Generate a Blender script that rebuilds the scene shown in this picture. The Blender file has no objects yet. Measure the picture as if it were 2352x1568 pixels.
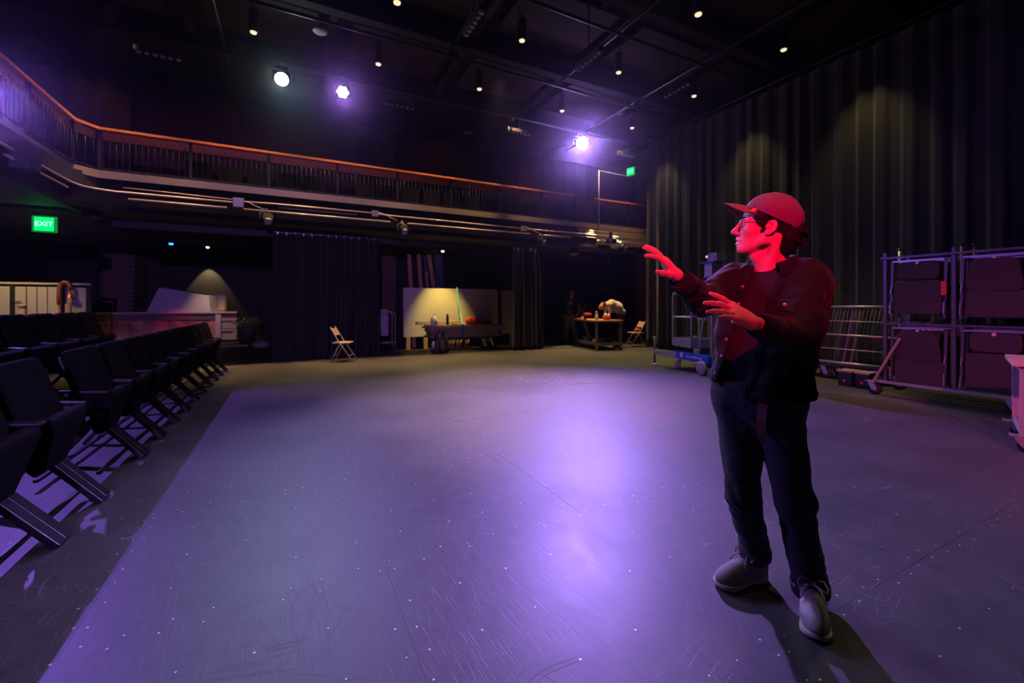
import bpy, bmesh, math, random
import numpy as np
from mathutils import Vector, Matrix
random.seed(7); np.random.seed(7)
PI = math.pi
S = bpy.context.scene
COL = S.collection

# ---------------------------------------------------------------- camera, world, exposure
TH = math.radians(27.3)          # the room is turned 27.3 degrees against the lens axis
CT, ST = math.cos(TH), math.sin(TH)
FPX, CX, HY, HCAM = 987.0, 1176.0, 700.0, 1.335
cam_d = bpy.data.cameras.new('camera'); cam = bpy.data.objects.new('camera', cam_d); COL.objects.link(cam)
cam.location = (0, 0, HCAM); cam.rotation_euler = (PI/2, 0, -TH)
cam_d.sensor_width = 36; cam_d.lens = FPX/2352*36; cam_d.shift_y = -(784-HY)/2352
cam_d.clip_start = .05; cam_d.clip_end = 100
cam_d.dof.use_dof = True; cam_d.dof.focus_distance = 1.86; cam_d.dof.aperture_fstop = 2.6
S.camera = cam
cy = S.cycles
cy.max_bounces = 4; cy.diffuse_bounces = 2; cy.glossy_bounces = 2; cy.transmission_bounces = 3; cy.transparent_max_bounces = 4; cy.volume_bounces = 0
cy.caustics_reflective = False; cy.caustics_refractive = False; cy.sample_clamp_indirect = 3.0; cy.use_light_tree = False; cy.adaptive_threshold = .015
w = bpy.data.worlds.new('world'); S.world = w; w.use_nodes = True
w.node_tree.nodes['Background'].inputs[0].default_value = (.30, .28, .42, 1)
w.node_tree.nodes['Background'].inputs[1].default_value = .004
# thin stage haze in the whole hall
_v = w.node_tree.nodes.new('ShaderNodeVolumeScatter'); _v.inputs['Density'].default_value = .0011; _v.inputs['Anisotropy'].default_value = .95
w.node_tree.links.new(_v.outputs[0], w.node_tree.nodes['World Output'].inputs['Volume'])
S.view_settings.view_transform = 'Standard'; S.view_settings.look = 'None'
S.view_settings.exposure = 0.0; S.view_settings.gamma = 1.0; S.view_settings.use_curve_mapping = False

def spot(loc, tgt, power, col, deg, blend=.5, r=.08, name='stage_beam'):
    d = bpy.data.lights.new(name, 'SPOT'); o = bpy.data.objects.new(name, d); COL.objects.link(o)
    d.energy = power; d.color = col; d.spot_size = math.radians(deg); d.spot_blend = blend; d.shadow_soft_size = r
    o.location = loc
    o.rotation_euler = (Vector(tgt)-Vector(loc)).to_track_quat('-Z', 'Y').to_euler()
    return o

# stage lamps (positions of the fixtures built further down)
L_CYAN = (-.16, 10.52, 6.2); L_VIO2 = (1.07, 10.52, 6.2); L_VIO = (7.80, 10.52, 6.2); L_LEFT = (-3.55, 8.2, 4.05)
VIOLET = (.34, .13, 1.0)
spot(L_CYAN, (1.9, 3.2, 0), 800, (.44, .76, .95), 42, .9, .10)
spot(L_VIO2, (1.9, 2.2, 0), 900, (.42, .19, 1.0), 56, .9, .035)
spot(L_VIO, (3.5, 3.0, 0), 8300, (.42, .235, 1.0), 54, .9, .18)
spot(L_LEFT, (1.9, 2.4, 0), 1050, (.31, .14, 1.0), 92, .45, .035)
# front lamps behind the photographer: red profile on the speaker, magenta wash to the right, violet wash under the gallery
spot((-3.6, -3.8, 4.9), (1.70, 1.20, 1.64), 5600, (1.0, .003, .085), 7.8, .6, .05)
spot((-2.2, -4.6, 5.2), (6.6, 1.2, .2), 3000, (1.0, .10, .34), 26, .9, .1)
spot((-1.4, -4.5, 3.35), (-.8, 14.0, 1.0), 2000, (.44, .20, 1.0), 42, .7, .06)
# dim warm house lamps over the playing area
for (hu, hv, hp_) in ((2.3, 1.0, 150), (-.2, 3.4, 70), (4.6, 4.6, 90)):
    spot((hu, hv, 6.3), (hu, hv, 0), hp_, (1.0, .74, .46), 110, 1., .05, 'house_and_fill_beam')

# ---------------------------------------------------------------- helpers
def at(px, py, Y):
    X = (px-CX)/FPX*Y
    return Vector((X*CT+Y*ST, -X*ST+Y*CT, HCAM+(HY-py)/FPX*Y))
def c2w(X, Y, Z=0.): return Vector((X*CT+Y*ST, -X*ST+Y*CT, Z))
def gnd(px, py): return at(px, py, FPX*HCAM/(py-HY))
def atv(px, py, v):
    t = (px-CX)/FPX; return at(px, py, v/(CT-ST*t))
def atu(px, py, u):
    t = (px-CX)/FPX; return at(px, py, u/(CT*t+ST))
def atz(px, py, z): return at(px, py, FPX*(z-HCAM)/(HY-py))

MATS = {}
def M(name, col, rough=.55, metal=0., emit=0., ecol=None, noise=0., nscale=12., bump=0., bscale=40., spec=.5, coat=0., trans=0., sheen=0., stretch=None):
    if name in MATS: return MATS[name]
    m = bpy.data.materials.new(name); m.use_nodes = True; nt = m.node_tree; n = nt.nodes; L = nt.links
    b = n['Principled BSDF']
    b.inputs['Base Color'].default_value = (*col, 1); b.inputs['Roughness'].default_value = rough
    b.inputs['Metallic'].default_value = metal; b.inputs['Specular IOR Level'].default_value = spec
    b.inputs['Coat Weight'].default_value = coat; b.inputs['Transmission Weight'].default_value = trans
    b.inputs['Sheen Weight'].default_value = sheen
    if emit:
        b.inputs['Emission Color'].default_value = (*(ecol or col), 1); b.inputs['Emission Strength'].default_value = emit
    if noise or bump:
        tc = n.new('ShaderNodeTexCoord'); mp = n.new('ShaderNodeMapping'); L.new(tc.outputs['Object'], mp.inputs[0])
        if stretch: mp.inputs['Scale'].default_value = stretch
    if noise:
        t = n.new('ShaderNodeTexNoise'); t.inputs['Scale'].default_value = nscale; t.inputs['Detail'].default_value = 6
        L.new(mp.outputs[0], t.inputs[0])
        mx = n.new('ShaderNodeMix'); mx.data_type = 'RGBA'
        mx.inputs[6].default_value = (*[max(0, c*(1-noise)) for c in col], 1); mx.inputs[7].default_value = (*[min(1, c*(1+noise)) for c in col], 1)
        L.new(t.outputs[0], mx.inputs[0]); L.new(mx.outputs[2], b.inputs['Base Color'])
    if bump:
        t2 = n.new('ShaderNodeTexNoise'); t2.inputs['Scale'].default_value = bscale; t2.inputs['Detail'].default_value = 5
        L.new(mp.outputs[0], t2.inputs[0]); bp = n.new('ShaderNodeBump'); bp.inputs['Strength'].default_value = bump; bp.inputs['Distance'].default_value = .02
        L.new(t2.outputs[0], bp.inputs['Height']); L.new(bp.outputs[0], b.inputs['Normal'])
    MATS[name] = m; return m

def tag(o, label=None, cat=None, group=None, kind=None):
    if label: o['label'] = label
    if cat: o['category'] = cat
    if group: o['group'] = group
    if kind: o['kind'] = kind
    return o
def link(o, parent=None):
    COL.objects.link(o)
    if parent is not None: o.parent = parent
    return o
def thing(name, label, cat, loc=(0, 0, 0), rz=0., group=None):
    o = bpy.data.objects.new(name, None); o.empty_display_size = .1; link(o)
    o.location = loc; o.rotation_euler = (0, 0, rz)
    return tag(o, label, cat, group)
def mobj(name, verts, faces, mat, parent=None, smooth=False):
    me = bpy.data.meshes.new(name); me.from_pydata([tuple(v) for v in verts], [], [tuple(f) for f in faces]); me.validate(); me.update()
    if mat: me.materials.append(mat)
    if smooth: me.polygons.foreach_set('use_smooth', [True]*len(me.polygons))
    return link(bpy.data.objects.new(name, me), parent)

class MB:
    def __init__(s): s.v = []; s.f = []; s.sm = []
    def add(s, vs, fs, smooth=False):
        n = len(s.v); s.v += [Vector(v) for v in vs]; s.f += [tuple(i+n for i in f) for f in fs]; s.sm += [smooth]*len(fs); return s
    def box(s, c, d, rot=None, bev=0.):
        x, y, z = d[0]/2, d[1]/2, d[2]/2
        if bev:
            b = min(bev, x*.9, y*.9, z*.9); vs = []; 
            bm = bmesh.new(); bmesh.ops.create_cube(bm, size=1)
            for q in bm.verts: q.co = Vector((q.co.x*d[0], q.co.y*d[1], q.co.z*d[2]))
            bmesh.ops.bevel(bm, geom=bm.edges[:], offset=b, segments=2, profile=.6, affect='EDGES')
            bm.verts.index_update(); vs = [q.co.copy() for q in bm.verts]; fs = [[q.index for q in f.verts] for f in bm.faces]; bm.free()
            sm = True
        else:
            vs = [Vector((i*x, j*y, k*z)) for i in (-1, 1) for j in (-1, 1) for k in (-1, 1)]
            fs = [(0, 1, 3, 2), (4, 6, 7, 5), (0, 4, 5, 1), (2, 3, 7, 6), (0, 2, 6, 4), (1, 5, 7, 3)]; sm = False
        if rot is not None: vs = [rot @ v for v in vs]
        return s.add([v+Vector(c) for v in vs], fs, sm and False)
    def bar(s, a, b, wx, wz, up=(0, 0, 1), bev=0.):
        a, b = Vector(a), Vector(b); d = b-a; L = d.length; y = d.normalized(); u = Vector(up)
        if abs(y.dot(u)) > .99: u = Vector((1, 0, 0))
        x = y.cross(u).normalized(); z = x.cross(y)
        return s.box((a+b)/2, (wx, L, wz), Matrix((x, y, z)).transposed(), bev)
    def tube(s, pts, r, n=10, cap=True, closed=False):
        pts = [Vector(p) for p in pts]; k = len(pts); rs = r if isinstance(r, (list, tuple)) else [r]*k
        vs = []; fs = []; ref = None
        for i, p in enumerate(pts):
            if closed: d = pts[(i+1) % k]-pts[i-1]
            else: d = pts[min(i+1, k-1)]-pts[max(i-1, 0)]
            d.normalize()
            if ref is None: ref = d.orthogonal().normalized()
            ref = (ref-d*ref.dot(d)); 
            ref = ref.normalized() if ref.length > 1e-6 else d.orthogonal().normalized()
            q = d.cross(ref)
            for j in range(n):
                a = 2*PI*j/n; vs.append(p+(ref*math.cos(a)+q*math.sin(a))*rs[i])
        for i in range(k if closed else k-1):
            for j in range(n):
                a0 = i*n+j; a1 = i*n+(j+1) % n; b0 = ((i+1) % k)*n+j; b1 = ((i+1) % k)*n+(j+1) % n
                fs.append((a0, a1, b1, b0))
        s.add(vs, fs, True)
        if cap and not closed:
            m = len(s.v)-len(vs); s.f.append(tuple(m+j for j in reversed(range(n)))); s.sm.append(False)
            s.f.append(tuple(m+(k-1)*n+j for j in range(n))); s.sm.append(False)
        return s
    def cyl(s, a, b, r, n=16, r2=None): return s.tube([a, b], [r, r if r2 is None else r2], n)
    def lathe(s, prof, c=(0, 0, 0), n=20, rot=None):
        vs = []; fs = []; k = len(prof)
        for (r, z) in prof:
            for j in range(n):
                a = 2*PI*j/n; v = Vector((r*math.cos(a), r*math.sin(a), z)); vs.append((rot @ v if rot is not None else v)+Vector(c))
        for i in range(k-1):
            for j in range(n): fs.append((i*n+j, i*n+(j+1) % n, (i+1)*n+(j+1) % n, (i+1)*n+j))
        s.add(vs, fs, True)
        m = len(s.v)-len(vs); s.f.append(tuple(m+j for j in reversed(range(n)))); s.sm.append(False)
        s.f.append(tuple(m+(k-1)*n+j for j in range(n))); s.sm.append(False)
        return s
    def prism(s, poly, z0, z1, rot=None, c=(0, 0, 0)):
        n = len(poly); vs = [Vector((p[0], p[1], z0)) for p in poly]+[Vector((p[0], p[1], z1)) for p in poly]
        if rot is not None: vs = [rot @ v for v in vs]
        fs = [tuple(reversed(range(n))), tuple(range(n, 2*n))]+[(i, (i+1) % n, n+(i+1) % n, n+i) for i in range(n)]
        return s.add([v+Vector(c) for v in vs], fs)
    def rpanel(s, c, w, h, t, r, rot=None, taper=0., n=5):
        # rounded rectangular pad in the xz plane, thickness along y, softened rim
        P = []
        for (sx, sz, a0) in ((1, 1, 0), (-1, 1, PI/2), (-1, -1, PI), (1, -1, 1.5*PI)):
            for k in range(n+1):
                a = a0+PI/2*k/n; x = sx*(w/2-r)+r*math.cos(a); z = sz*(h/2-r)+r*math.sin(a); P.append((x*(1+taper*z/h), z))
        m = len(P); e = min(t*.45, .018); vs = []
        for (y, q) in ((-t/2, e), (-t/2+e*.35, e*.25), (-t/2+e, 0), (t/2-e, 0), (t/2-e*.35, e*.25), (t/2, e)):
            for (x, z) in P: vs.append(Vector((x*(1-2*q/w), y, z*(1-2*q/h))))
        fs = [tuple(range(m)), tuple(reversed(range(5*m, 6*m)))]
        for L_ in range(5):
            for i in range(m): fs.append((L_*m+(i+1) % m, L_*m+i, (L_+1)*m+i, (L_+1)*m+(i+1) % m))
        if rot is not None: vs = [rot @ v for v in vs]
        return s.add([v+Vector(c) for v in vs], fs)
    def mesh(s, name, mat):
        me = bpy.data.meshes.new(name); me.from_pydata([tuple(v) for v in s.v], [], s.f); me.validate(); me.update()
        if len(me.polygons) == len(s.sm): me.polygons.foreach_set('use_smooth', s.sm)
        if mat: me.materials.append(mat)
        return me
    def build(s, name, mat, parent=None): return link(bpy.data.objects.new(name, s.mesh(name, mat)), parent)
def copy_tree(o, parent=None):
    c = o.copy(); COL.objects.link(c); c.parent = parent
    for ch in list(o.children): copy_tree(ch, c)
    return c
def text(name, body, size, mat, parent, loc, rot, depth=.002):
    cu = bpy.data.curves.new(name, 'FONT'); cu.body = body; cu.size = size; cu.align_x = 'CENTER'; cu.align_y = 'CENTER'; cu.extrude = depth
    tmp = bpy.data.objects.new(name, cu); COL.objects.link(tmp)
    dg = bpy.context.evaluated_depsgraph_get(); me = bpy.data.meshes.new_from_object(tmp.evaluated_get(dg)); bpy.data.objects.remove(tmp)
    me.materials.clear(); me.materials.append(mat)
    o = link(bpy.data.objects.new(name, me), parent); o.location = loc; o.rotation_euler = rot
    return o

# ---------------------------------------------------------------- signed distance modelling for bodies and cloth
def vnoise(P, scale, seed=0):
    rng = np.random.RandomState(seed); N = 32; G = rng.rand(N, N, N).astype(np.float32)
    q = [p*scale for p in P]; i = [np.floor(a).astype(np.int32) for a in q]; f = [(a-b).astype(np.float32) for a, b in zip(q, i)]
    f = [a*a*(3-2*a) for a in f]; out = 0
    for dx in (0, 1):
        for dy in (0, 1):
            for dz in (0, 1):
                wgt = (f[0] if dx else 1-f[0])*(f[1] if dy else 1-f[1])*(f[2] if dz else 1-f[2])
                out = out+wgt*G[(i[0]+dx) % N, (i[1]+dy) % N, (i[2]+dz) % N]
    return out-.5
class SDF:
    def __init__(s, lo, hi, h):
        s.lo = np.array(lo, float); s.h = h; s.n = np.ceil((np.array(hi)-s.lo)/h).astype(int)+1
        s.d = np.full(s.n, 1., np.float32)
    def pts(s, sl=None):
        ax = [(s.lo[i]+s.h*np.arange(s.n[i])).astype(np.float32) for i in range(3)]
        if sl: ax = [a[q] for a, q in zip(ax, sl)]
        return ax[0][:, None, None], ax[1][None, :, None], ax[2][None, None, :]
    def sl(s, lo, hi, m):
        r = []
        for i in range(3):
            a = int(max(0, math.floor((lo[i]-m-s.lo[i])/s.h))); b = int(min(s.n[i], math.ceil((hi[i]+m-s.lo[i])/s.h)+1))
            if b <= a: return None
            r.append(slice(a, b))
        return tuple(r)
    def comb(s, sl, e, k, sub=False):
        a = s.d[sl]
        if sub: a, e = -a, e
        hh = np.maximum(k-np.abs(a-e), 0)/k if k > 0 else 0
        r = np.minimum(a, e)-hh*hh*k*.25
        s.d[sl] = -r if sub else r
    def cap(s, a, b, ra, rb=None, k=.02, sub=False):
        rb = ra if rb is None else rb; a = np.array(a, np.float32); b = np.array(b, np.float32); R = max(ra, rb)
        sl = s.sl(np.minimum(a, b), np.maximum(a, b), R+k+3*s.h)
        if sl is None: return s
        X, Y, Z = s.pts(sl); ab = b-a; L2 = float(ab @ ab)+1e-9
        t = np.clip(((X-a[0])*ab[0]+(Y-a[1])*ab[1]+(Z-a[2])*ab[2])/L2, 0, 1)
        e = np.sqrt((X-a[0]-t*ab[0])**2+(Y-a[1]-t*ab[1])**2+(Z-a[2]-t*ab[2])**2)-(ra+(rb-ra)*t)
        s.comb(sl, e, k, sub); return s
    def ell(s, c, r, k=.02, R=None, sub=False):
        c = np.array(c, np.float32); r = np.array(r, np.float32); m = r.max()
        sl = s.sl(c-m, c+m, k+3*s.h)
        if sl is None: return s
        X, Y, Z = s.pts(sl); P = [X-c[0], Y-c[1], Z-c[2]]
        if R is not None: P = [P[0]*R[0][i]+P[1]*R[1][i]+P[2]*R[2][i] for i in range(3)]
        k0 = np.sqrt((P[0]/r[0])**2+(P[1]/r[1])**2+(P[2]/r[2])**2)
        k1 = np.sqrt((P[0]/r[0]**2)**2+(P[1]/r[1]**2)**2+(P[2]/r[2]**2)**2)+1e-6
        s.comb(sl, k0*(k0-1)/k1, k, sub); return s
    def mesh(s):
        d = s.d.astype(np.float32); h = s.h; ins = d < 0
        c = np.zeros(np.array(d.shape)-1, np.int8)
        for i in (0, 1):
            for j in (0, 1):
                for k in (0, 1): c += ins[i:i+c.shape[0], j:j+c.shape[1], k:k+c.shape[2]]
        idx = np.argwhere((c > 0) & (c < 8)); N = len(idx)
        cid = -np.ones(c.shape, np.int32); cid[tuple(idx.T)] = np.arange(N)
        acc = np.zeros((N, 3)); cnt = np.zeros(N); co = [(i, j, k) for i in (0, 1) for j in (0, 1) for k in (0, 1)]
        val = {q: d[idx[:, 0]+q[0], idx[:, 1]+q[1], idx[:, 2]+q[2]] for q in co}
        for q in co:
            for ax in range(3):
                if q[ax]: continue
                p = list(q); p[ax] = 1; p = tuple(p); a, b = val[q], val[p]; m = (a < 0) != (b < 0)
                t = np.where(m, a/np.where(m, a-b, 1), 0); e = np.zeros((N, 3)); e[:] = q; e[:, ax] = t
                acc += e*m[:, None]; cnt += m
        V = (idx+acc/np.maximum(cnt, 1)[:, None])*h+s.lo
        F = []
        for ax in range(3):
            o1, o2 = [(1, 2), (2, 0), (0, 1)][ax]
            A = np.moveaxis(ins, ax, 0); m = np.moveaxis(A[:-1] != A[1:], 0, ax)
            e = np.argwhere(m); e = e[(e[:, o1] > 0) & (e[:, o2] > 0) & (e[:, o1] < d.shape[o1]-1) & (e[:, o2] < d.shape[o2]-1)]
            u1 = np.zeros(3, int); u1[o1] = 1; u2 = np.zeros(3, int); u2[o2] = 1
            q = [cid[tuple(x.T)] for x in (e-u1-u2, e-u2, e, e-u1)]; q = np.stack(q, 1)
            inn = ins[tuple(e.T)]; q[~inn] = q[~inn][:, ::-1]
            F.append(q[(q >= 0).all(1)])
        return V, np.concatenate(F)
def np_mesh(name, V, F, mat, parent=None, smooth=True):
    me = bpy.data.meshes.new(name); me.vertices.add(len(V)); me.vertices.foreach_set('co', np.ascontiguousarray(V, dtype=np.float32).ravel())
    me.loops.add(F.size); me.loops.foreach_set('vertex_index', np.ascontiguousarray(F, dtype=np.int32).ravel())
    me.polygons.add(len(F)); me.polygons.foreach_set('loop_start', np.arange(0, F.size, 4, dtype=np.int32))
    me.update(calc_edges=True); me.validate()
    me.polygons.foreach_set('use_smooth', np.full(len(me.polygons), smooth)); me.materials.append(mat)
    return link(bpy.data.objects.new(name, me), parent)
# ---------------------------------------------------------------- materials of the room
def floor_material():
    m = bpy.data.materials.new('painted_hardboard'); m.use_nodes = True; nt = m.node_tree; n = nt.nodes; L = nt.links
    b = n['Principled BSDF']; tc = n.new('ShaderNodeNewGeometry')
    def noise(scale, detail, vec, rough=.6):
        t = n.new('ShaderNodeTexNoise'); t.inputs['Scale'].default_value = scale; t.inputs['Detail'].default_value = detail
        t.inputs['Roughness'].default_value = rough; L.new(vec, t.inputs[0]); return t.outputs[0]
    def ramp(v, a, c):
        r = n.new('ShaderNodeMapRange'); r.inputs[1].default_value = a; r.inputs[2].default_value = c; L.new(v, r.inputs[0]); return r.outputs[0]
    def op(kind, a, c):
        o = n.new('ShaderNodeMath'); o.operation = kind
        for i, q in enumerate((a, c)):
            if isinstance(q, (int, float)): o.inputs[i].default_value = q
            else: L.new(q, o.inputs[i])
        return o.outputs[0]
    pos = tc.outputs['Position']
    big = noise(.9, 3, pos); mid = noise(9, 4, pos, .7)
    # scratches: bent thin lines from warped, strongly stretched noise
    wp = n.new('ShaderNodeTexNoise'); wp.inputs['Scale'].default_value = 1.7; wp.inputs['Detail'].default_value = 0; L.new(pos, wp.inputs[0])
    ad = n.new('ShaderNodeVectorMath'); ad.operation = 'MULTIPLY_ADD'; L.new(wp.outputs['Color'], ad.inputs[0]); ad.inputs[1].default_value = (.5, .5, 0); L.new(pos, ad.inputs[2])
    scr = None
    for ang, sc, lo in ((.35, 4., .655), (1.3, 5., .66), (2.4, 4.5, .66)):
        mp = n.new('ShaderNodeMapping'); mp.inputs['Rotation'].default_value = (0, 0, ang); mp.inputs['Location'].default_value = (ang*7, ang*3, 0); L.new(ad.outputs[0], mp.inputs[0])
        m2 = n.new('ShaderNodeMapping'); m2.inputs['Scale'].default_value = (sc*.5, sc*22, 1); L.new(mp.outputs[0], m2.inputs[0])
        t = ramp(noise(1., 1, m2.outputs[0], .5), lo, lo+.05)
        scr = t if scr is None else op('MAXIMUM', scr, t)
    scr = op('MULTIPLY', scr, ramp(big, .4, .6))
    mp = n.new('ShaderNodeMapping'); mp.inputs['Rotation'].default_value = (0, 0, 1.5); L.new(pos, mp.inputs[0])
    m2 = n.new('ShaderNodeMapping'); m2.inputs['Scale'].default_value = (6, 130, 1); L.new(mp.outputs[0], m2.inputs[0])
    fine = ramp(noise(1., 1, m2.outputs[0]), .55, .72)
    val = op('ADD', op('MULTIPLY', ramp(big, .3, .75), .022), op('MULTIPLY', ramp(mid, .3, .8), .030))
    val = op('ADD', val, op('MULTIPLY', scr, .06)); val = op('ADD', val, op('MULTIPLY', fine, .016)); val = op('ADD', val, .044)
    cb = n.new('ShaderNodeCombineColor'); L.new(op('MULTIPLY', val, 1.04), cb.inputs[0]); L.new(val, cb.inputs[1]); L.new(val, cb.inputs[2])
    L.new(cb.outputs[0], b.inputs['Base Color'])
    rg = op('ADD', op('MULTIPLY', ramp(big, .3, .7), .07), .43); rg = op('ADD', rg, op('MULTIPLY', scr, .15)); rg = op('ADD', rg, op('MULTIPLY', ramp(mid, .4, .8), .05))
    L.new(rg, b.inputs['Roughness']); b.inputs['Specular IOR Level'].default_value = .5
    hgt = op('ADD', op('MULTIPLY', scr, -.7), op('MULTIPLY', mid, .5)); hgt = op('ADD', hgt, op('MULTIPLY', fine, -.35))
    bp = n.new('ShaderNodeBump'); bp.inputs['Strength'].default_value = .30; bp.inputs['Distance'].default_value = .004; L.new(hgt, bp.inputs['Height']); L.new(bp.outputs[0], b.inputs['Normal'])
    return m
def brick_material():
    m = bpy.data.materials.new('brick_wall'); m.use_nodes = True; nt = m.node_tree; n = nt.nodes; L = nt.links; b = n['Principled BSDF']
    tc = n.new('ShaderNodeTexCoord'); mp = n.new('ShaderNodeMapping'); mp.inputs['Rotation'].default_value = (PI/2, 0, 0); L.new(tc.outputs['Object'], mp.inputs[0])
    t = n.new('ShaderNodeTexBrick'); t.inputs['Scale'].default_value = 1; t.inputs['Brick Width'].default_value = .2; t.inputs['Row Height'].default_value = .075; t.inputs['Mortar Size'].default_value = .008
    t.inputs[1].default_value = (.20, .09, .07, 1); t.inputs[2].default_value = (.15, .07, .055, 1); t.inputs[3].default_value = (.10, .09, .08, 1)
    L.new(mp.outputs[0], t.inputs[0]); L.new(t.outputs[0], b.inputs['Base Color']); b.inputs['Roughness'].default_value = .9
    return m
FLOORM = floor_material(); BRICKW = brick_material()
m_black = M('black_paint', (.012, .012, .014), .6)
m_blackmetal = M('black_metal', (.018, .018, .022), .38, .3)
m_ceil = M('dark_ceiling', (.022, .018, .020), .85, noise=.3, nscale=2)
m_ceilpan = M('ceiling_panel_maroon', (.040, .024, .022), .8, noise=.3, nscale=3)
m_wallred = M('stained_wood_panel', (.115, .030, .016), .55, noise=.35, nscale=6, stretch=(4, 4, .3))
m_wallblk = M('black_wall', (.022, .021, .022), .8, noise=.2, nscale=3)
m_walldim = M('grey_wall', (.055, .050, .040), .8, noise=.12, nscale=3)
m_wood = M('oak_handrail', (.58, .19, .045), .35, noise=.3, nscale=9, stretch=(1, 6, 6), coat=.15)
m_strip = M('painted_steel_edge', (.30, .25, .21), .5, noise=.1, nscale=5)
m_soffit = M('soffit_board', (.085, .060, .045), .75, noise=.15)
m_conduit = M('galvanised_conduit', (.45, .40, .33), .4, .35)
m_silver = M('brushed_aluminium', (.55, .53, .55), .35, .75, noise=.08, nscale=30)
m_velvet = M('black_velour', (.011, .0115, .0115), .9, sheen=.12, noise=.25, nscale=6, bump=.15, bscale=150)
m_velvet2 = M('charcoal_velour', (.030, .029, .026), .9, sheen=.3, noise=.2, nscale=5, bump=.15, bscale=150)
m_screw = M('screw_head', (.72, .64, .58), .45, .2)

# ---------------------------------------------------------------- floor of hardboard sheets
fl = MB().box((1, 8.6, -.06), (24, 25, .112)).build('floor', M('sub_floor', (.035, .034, .034), .6, noise=.2, nscale=3)); tag(fl, kind='structure')
PU, PV = 2.44, 1.22; sheet = None; scr = MB(); rnd = random.Random(3)
for j in range(-3, 8):
    v0 = 2.24+PV*j; off = .43 if j % 2 else 1.66
    for i in range(-2, 4):
        u0 = off+PU*i
        if u0 > 9.4 or u0+PU < -2.2: continue
        if sheet is None:
            sheet = MB().box((0, 0, -.002), (PU-.0009, PV-.0009, .004)).build('floor_sheet', FLOORM, fl); o = sheet
        else:
            o = sheet.copy(); COL.objects.link(o)
        o.location = (u0+PU/2, v0+PV/2, rnd.uniform(-.0006, .0006))
        q = []
        for a in range(17):
            for s_ in (.035, PV-.035): q.append((u0+.03+a*(PU-.06)/16, v0+s_))
        for a in range(1, 8):
            for s_ in (.03, PU-.03): q.append((u0+s_, v0+a*PV/8))
        for a in range(1, 9):
            for c_ in range(1, 4): q.append((u0+a*PU/9, v0+c_*PV/4))
        for (x, y) in q:
            x += rnd.uniform(-.025, .025); y += rnd.uniform(-.018, .018)
            if rnd.random() < .25 or math.hypot(x, y) < .7: continue
            r_ = rnd.uniform(.0036, .0058); scr.add([(x+r_*math.cos(k*PI/3), y+r_*math.sin(k*PI/3), .0012) for k in range(6)], [tuple(range(6))])
so = scr.build('screw_head', m_screw, fl); so['kind'] = 'stuff'

# ---------------------------------------------------------------- shell
ZC = 7.5; VB = 15.4
ce = MB().box((1, 8.6, ZC+.1), (24, 25, .2)).build('ceiling', m_ceil); tag(ce, kind='structure')
cp = None
for i in range(7):
    for j in range(6):
        u, v = -6+i*2.75, -.5+j*2.7
        if cp is None: cp = MB().box((0, 0, 0), (2.1, 1.5, .05)).build('acoustic_panel', m_ceilpan, ce); o = cp
        else: o = cp.copy(); COL.objects.link(o)
        o.location = (u, v, ZC-.22)
for k, v in enumerate((.8, 3.5, 6.2, 8.9, 11.6)):
    MB().box((1, v, ZC-.3), (22, .22, .5)).build('beam', m_ceil, ce)
for k, u in enumerate((-4.6, -1.9, .8, 3.6, 6.3, 9.1)):
    MB().box((u, 8.4, ZC-.14), (.14, 21, .24)).build('joist', m_ceil, ce)

wb = MB().box((1, VB+.15, 5.65), (24, .3, 3.9)).build('wall_back', m_wallblk); tag(wb, kind='structure')
bd = None
for i in range(38):
    u = -9.4+i*.56
    if -6.2 < u < -5.1 or 2.1 < u < 3.3: continue
    if bd is None: bd = MB().box((0, 0, 0), (.545, .04, 3.55)).build('wood_panel', m_wallred, wb); o = bd
    else: o = bd.copy(); COL.objects.link(o)
    o.location = (u, VB-.03, 5.72)
for (a, b_) in ((218, 300), (865, 905)):
    p, q = atv(a, 200, VB-.3), atv(b_, 200, VB-.3)
    MB().box(((p.x+q.x)/2, VB-.12, 5.7), (q.x-p.x, .36, 3.6)).build('brick_pilaster', BRICKW, wb)
wl = MB().box((1, 21.2, 1.9), (24, .3, 3.8)).build('wall_lobby', m_walldim); tag(wl, kind='structure')
w2 = MB().box((7.6, 15.2, 1.6), (10.4, .2, 3.3)).build('wall_scene_dock', m_wallblk); tag(w2, kind='structure')
w3 = MB().box((-10.9, 8.6, 3.7), (.2, 25, 7.4)).build('wall_left', m_wallblk); tag(w3, kind='structure')
pn = None
for i in range(9):
    if pn is None: pn = MB().box((0, 0, 0), (.05, 1.32, 2.6)).build('wood_panel', m_wallred, w3); o = pn
    else: o = pn.copy(); COL.objects.link(o)
    o.location = (-10.77, 9.3+i*1.36, 1.75)
w4 = MB().box((12.4, 8.6, 3.7), (.2, 25, 7.4)).build('wall_right', m_wallblk); tag(w4, kind='structure')
# pier at the right end of the gallery
pr = MB().box((11.75, 11.7, 3.7), (.7, .7, 7.3)).build('brick_pier', BRICKW); tag(pr, 'dark brick pier rising beside the right end of the gallery', 'pier', kind='structure')

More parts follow.
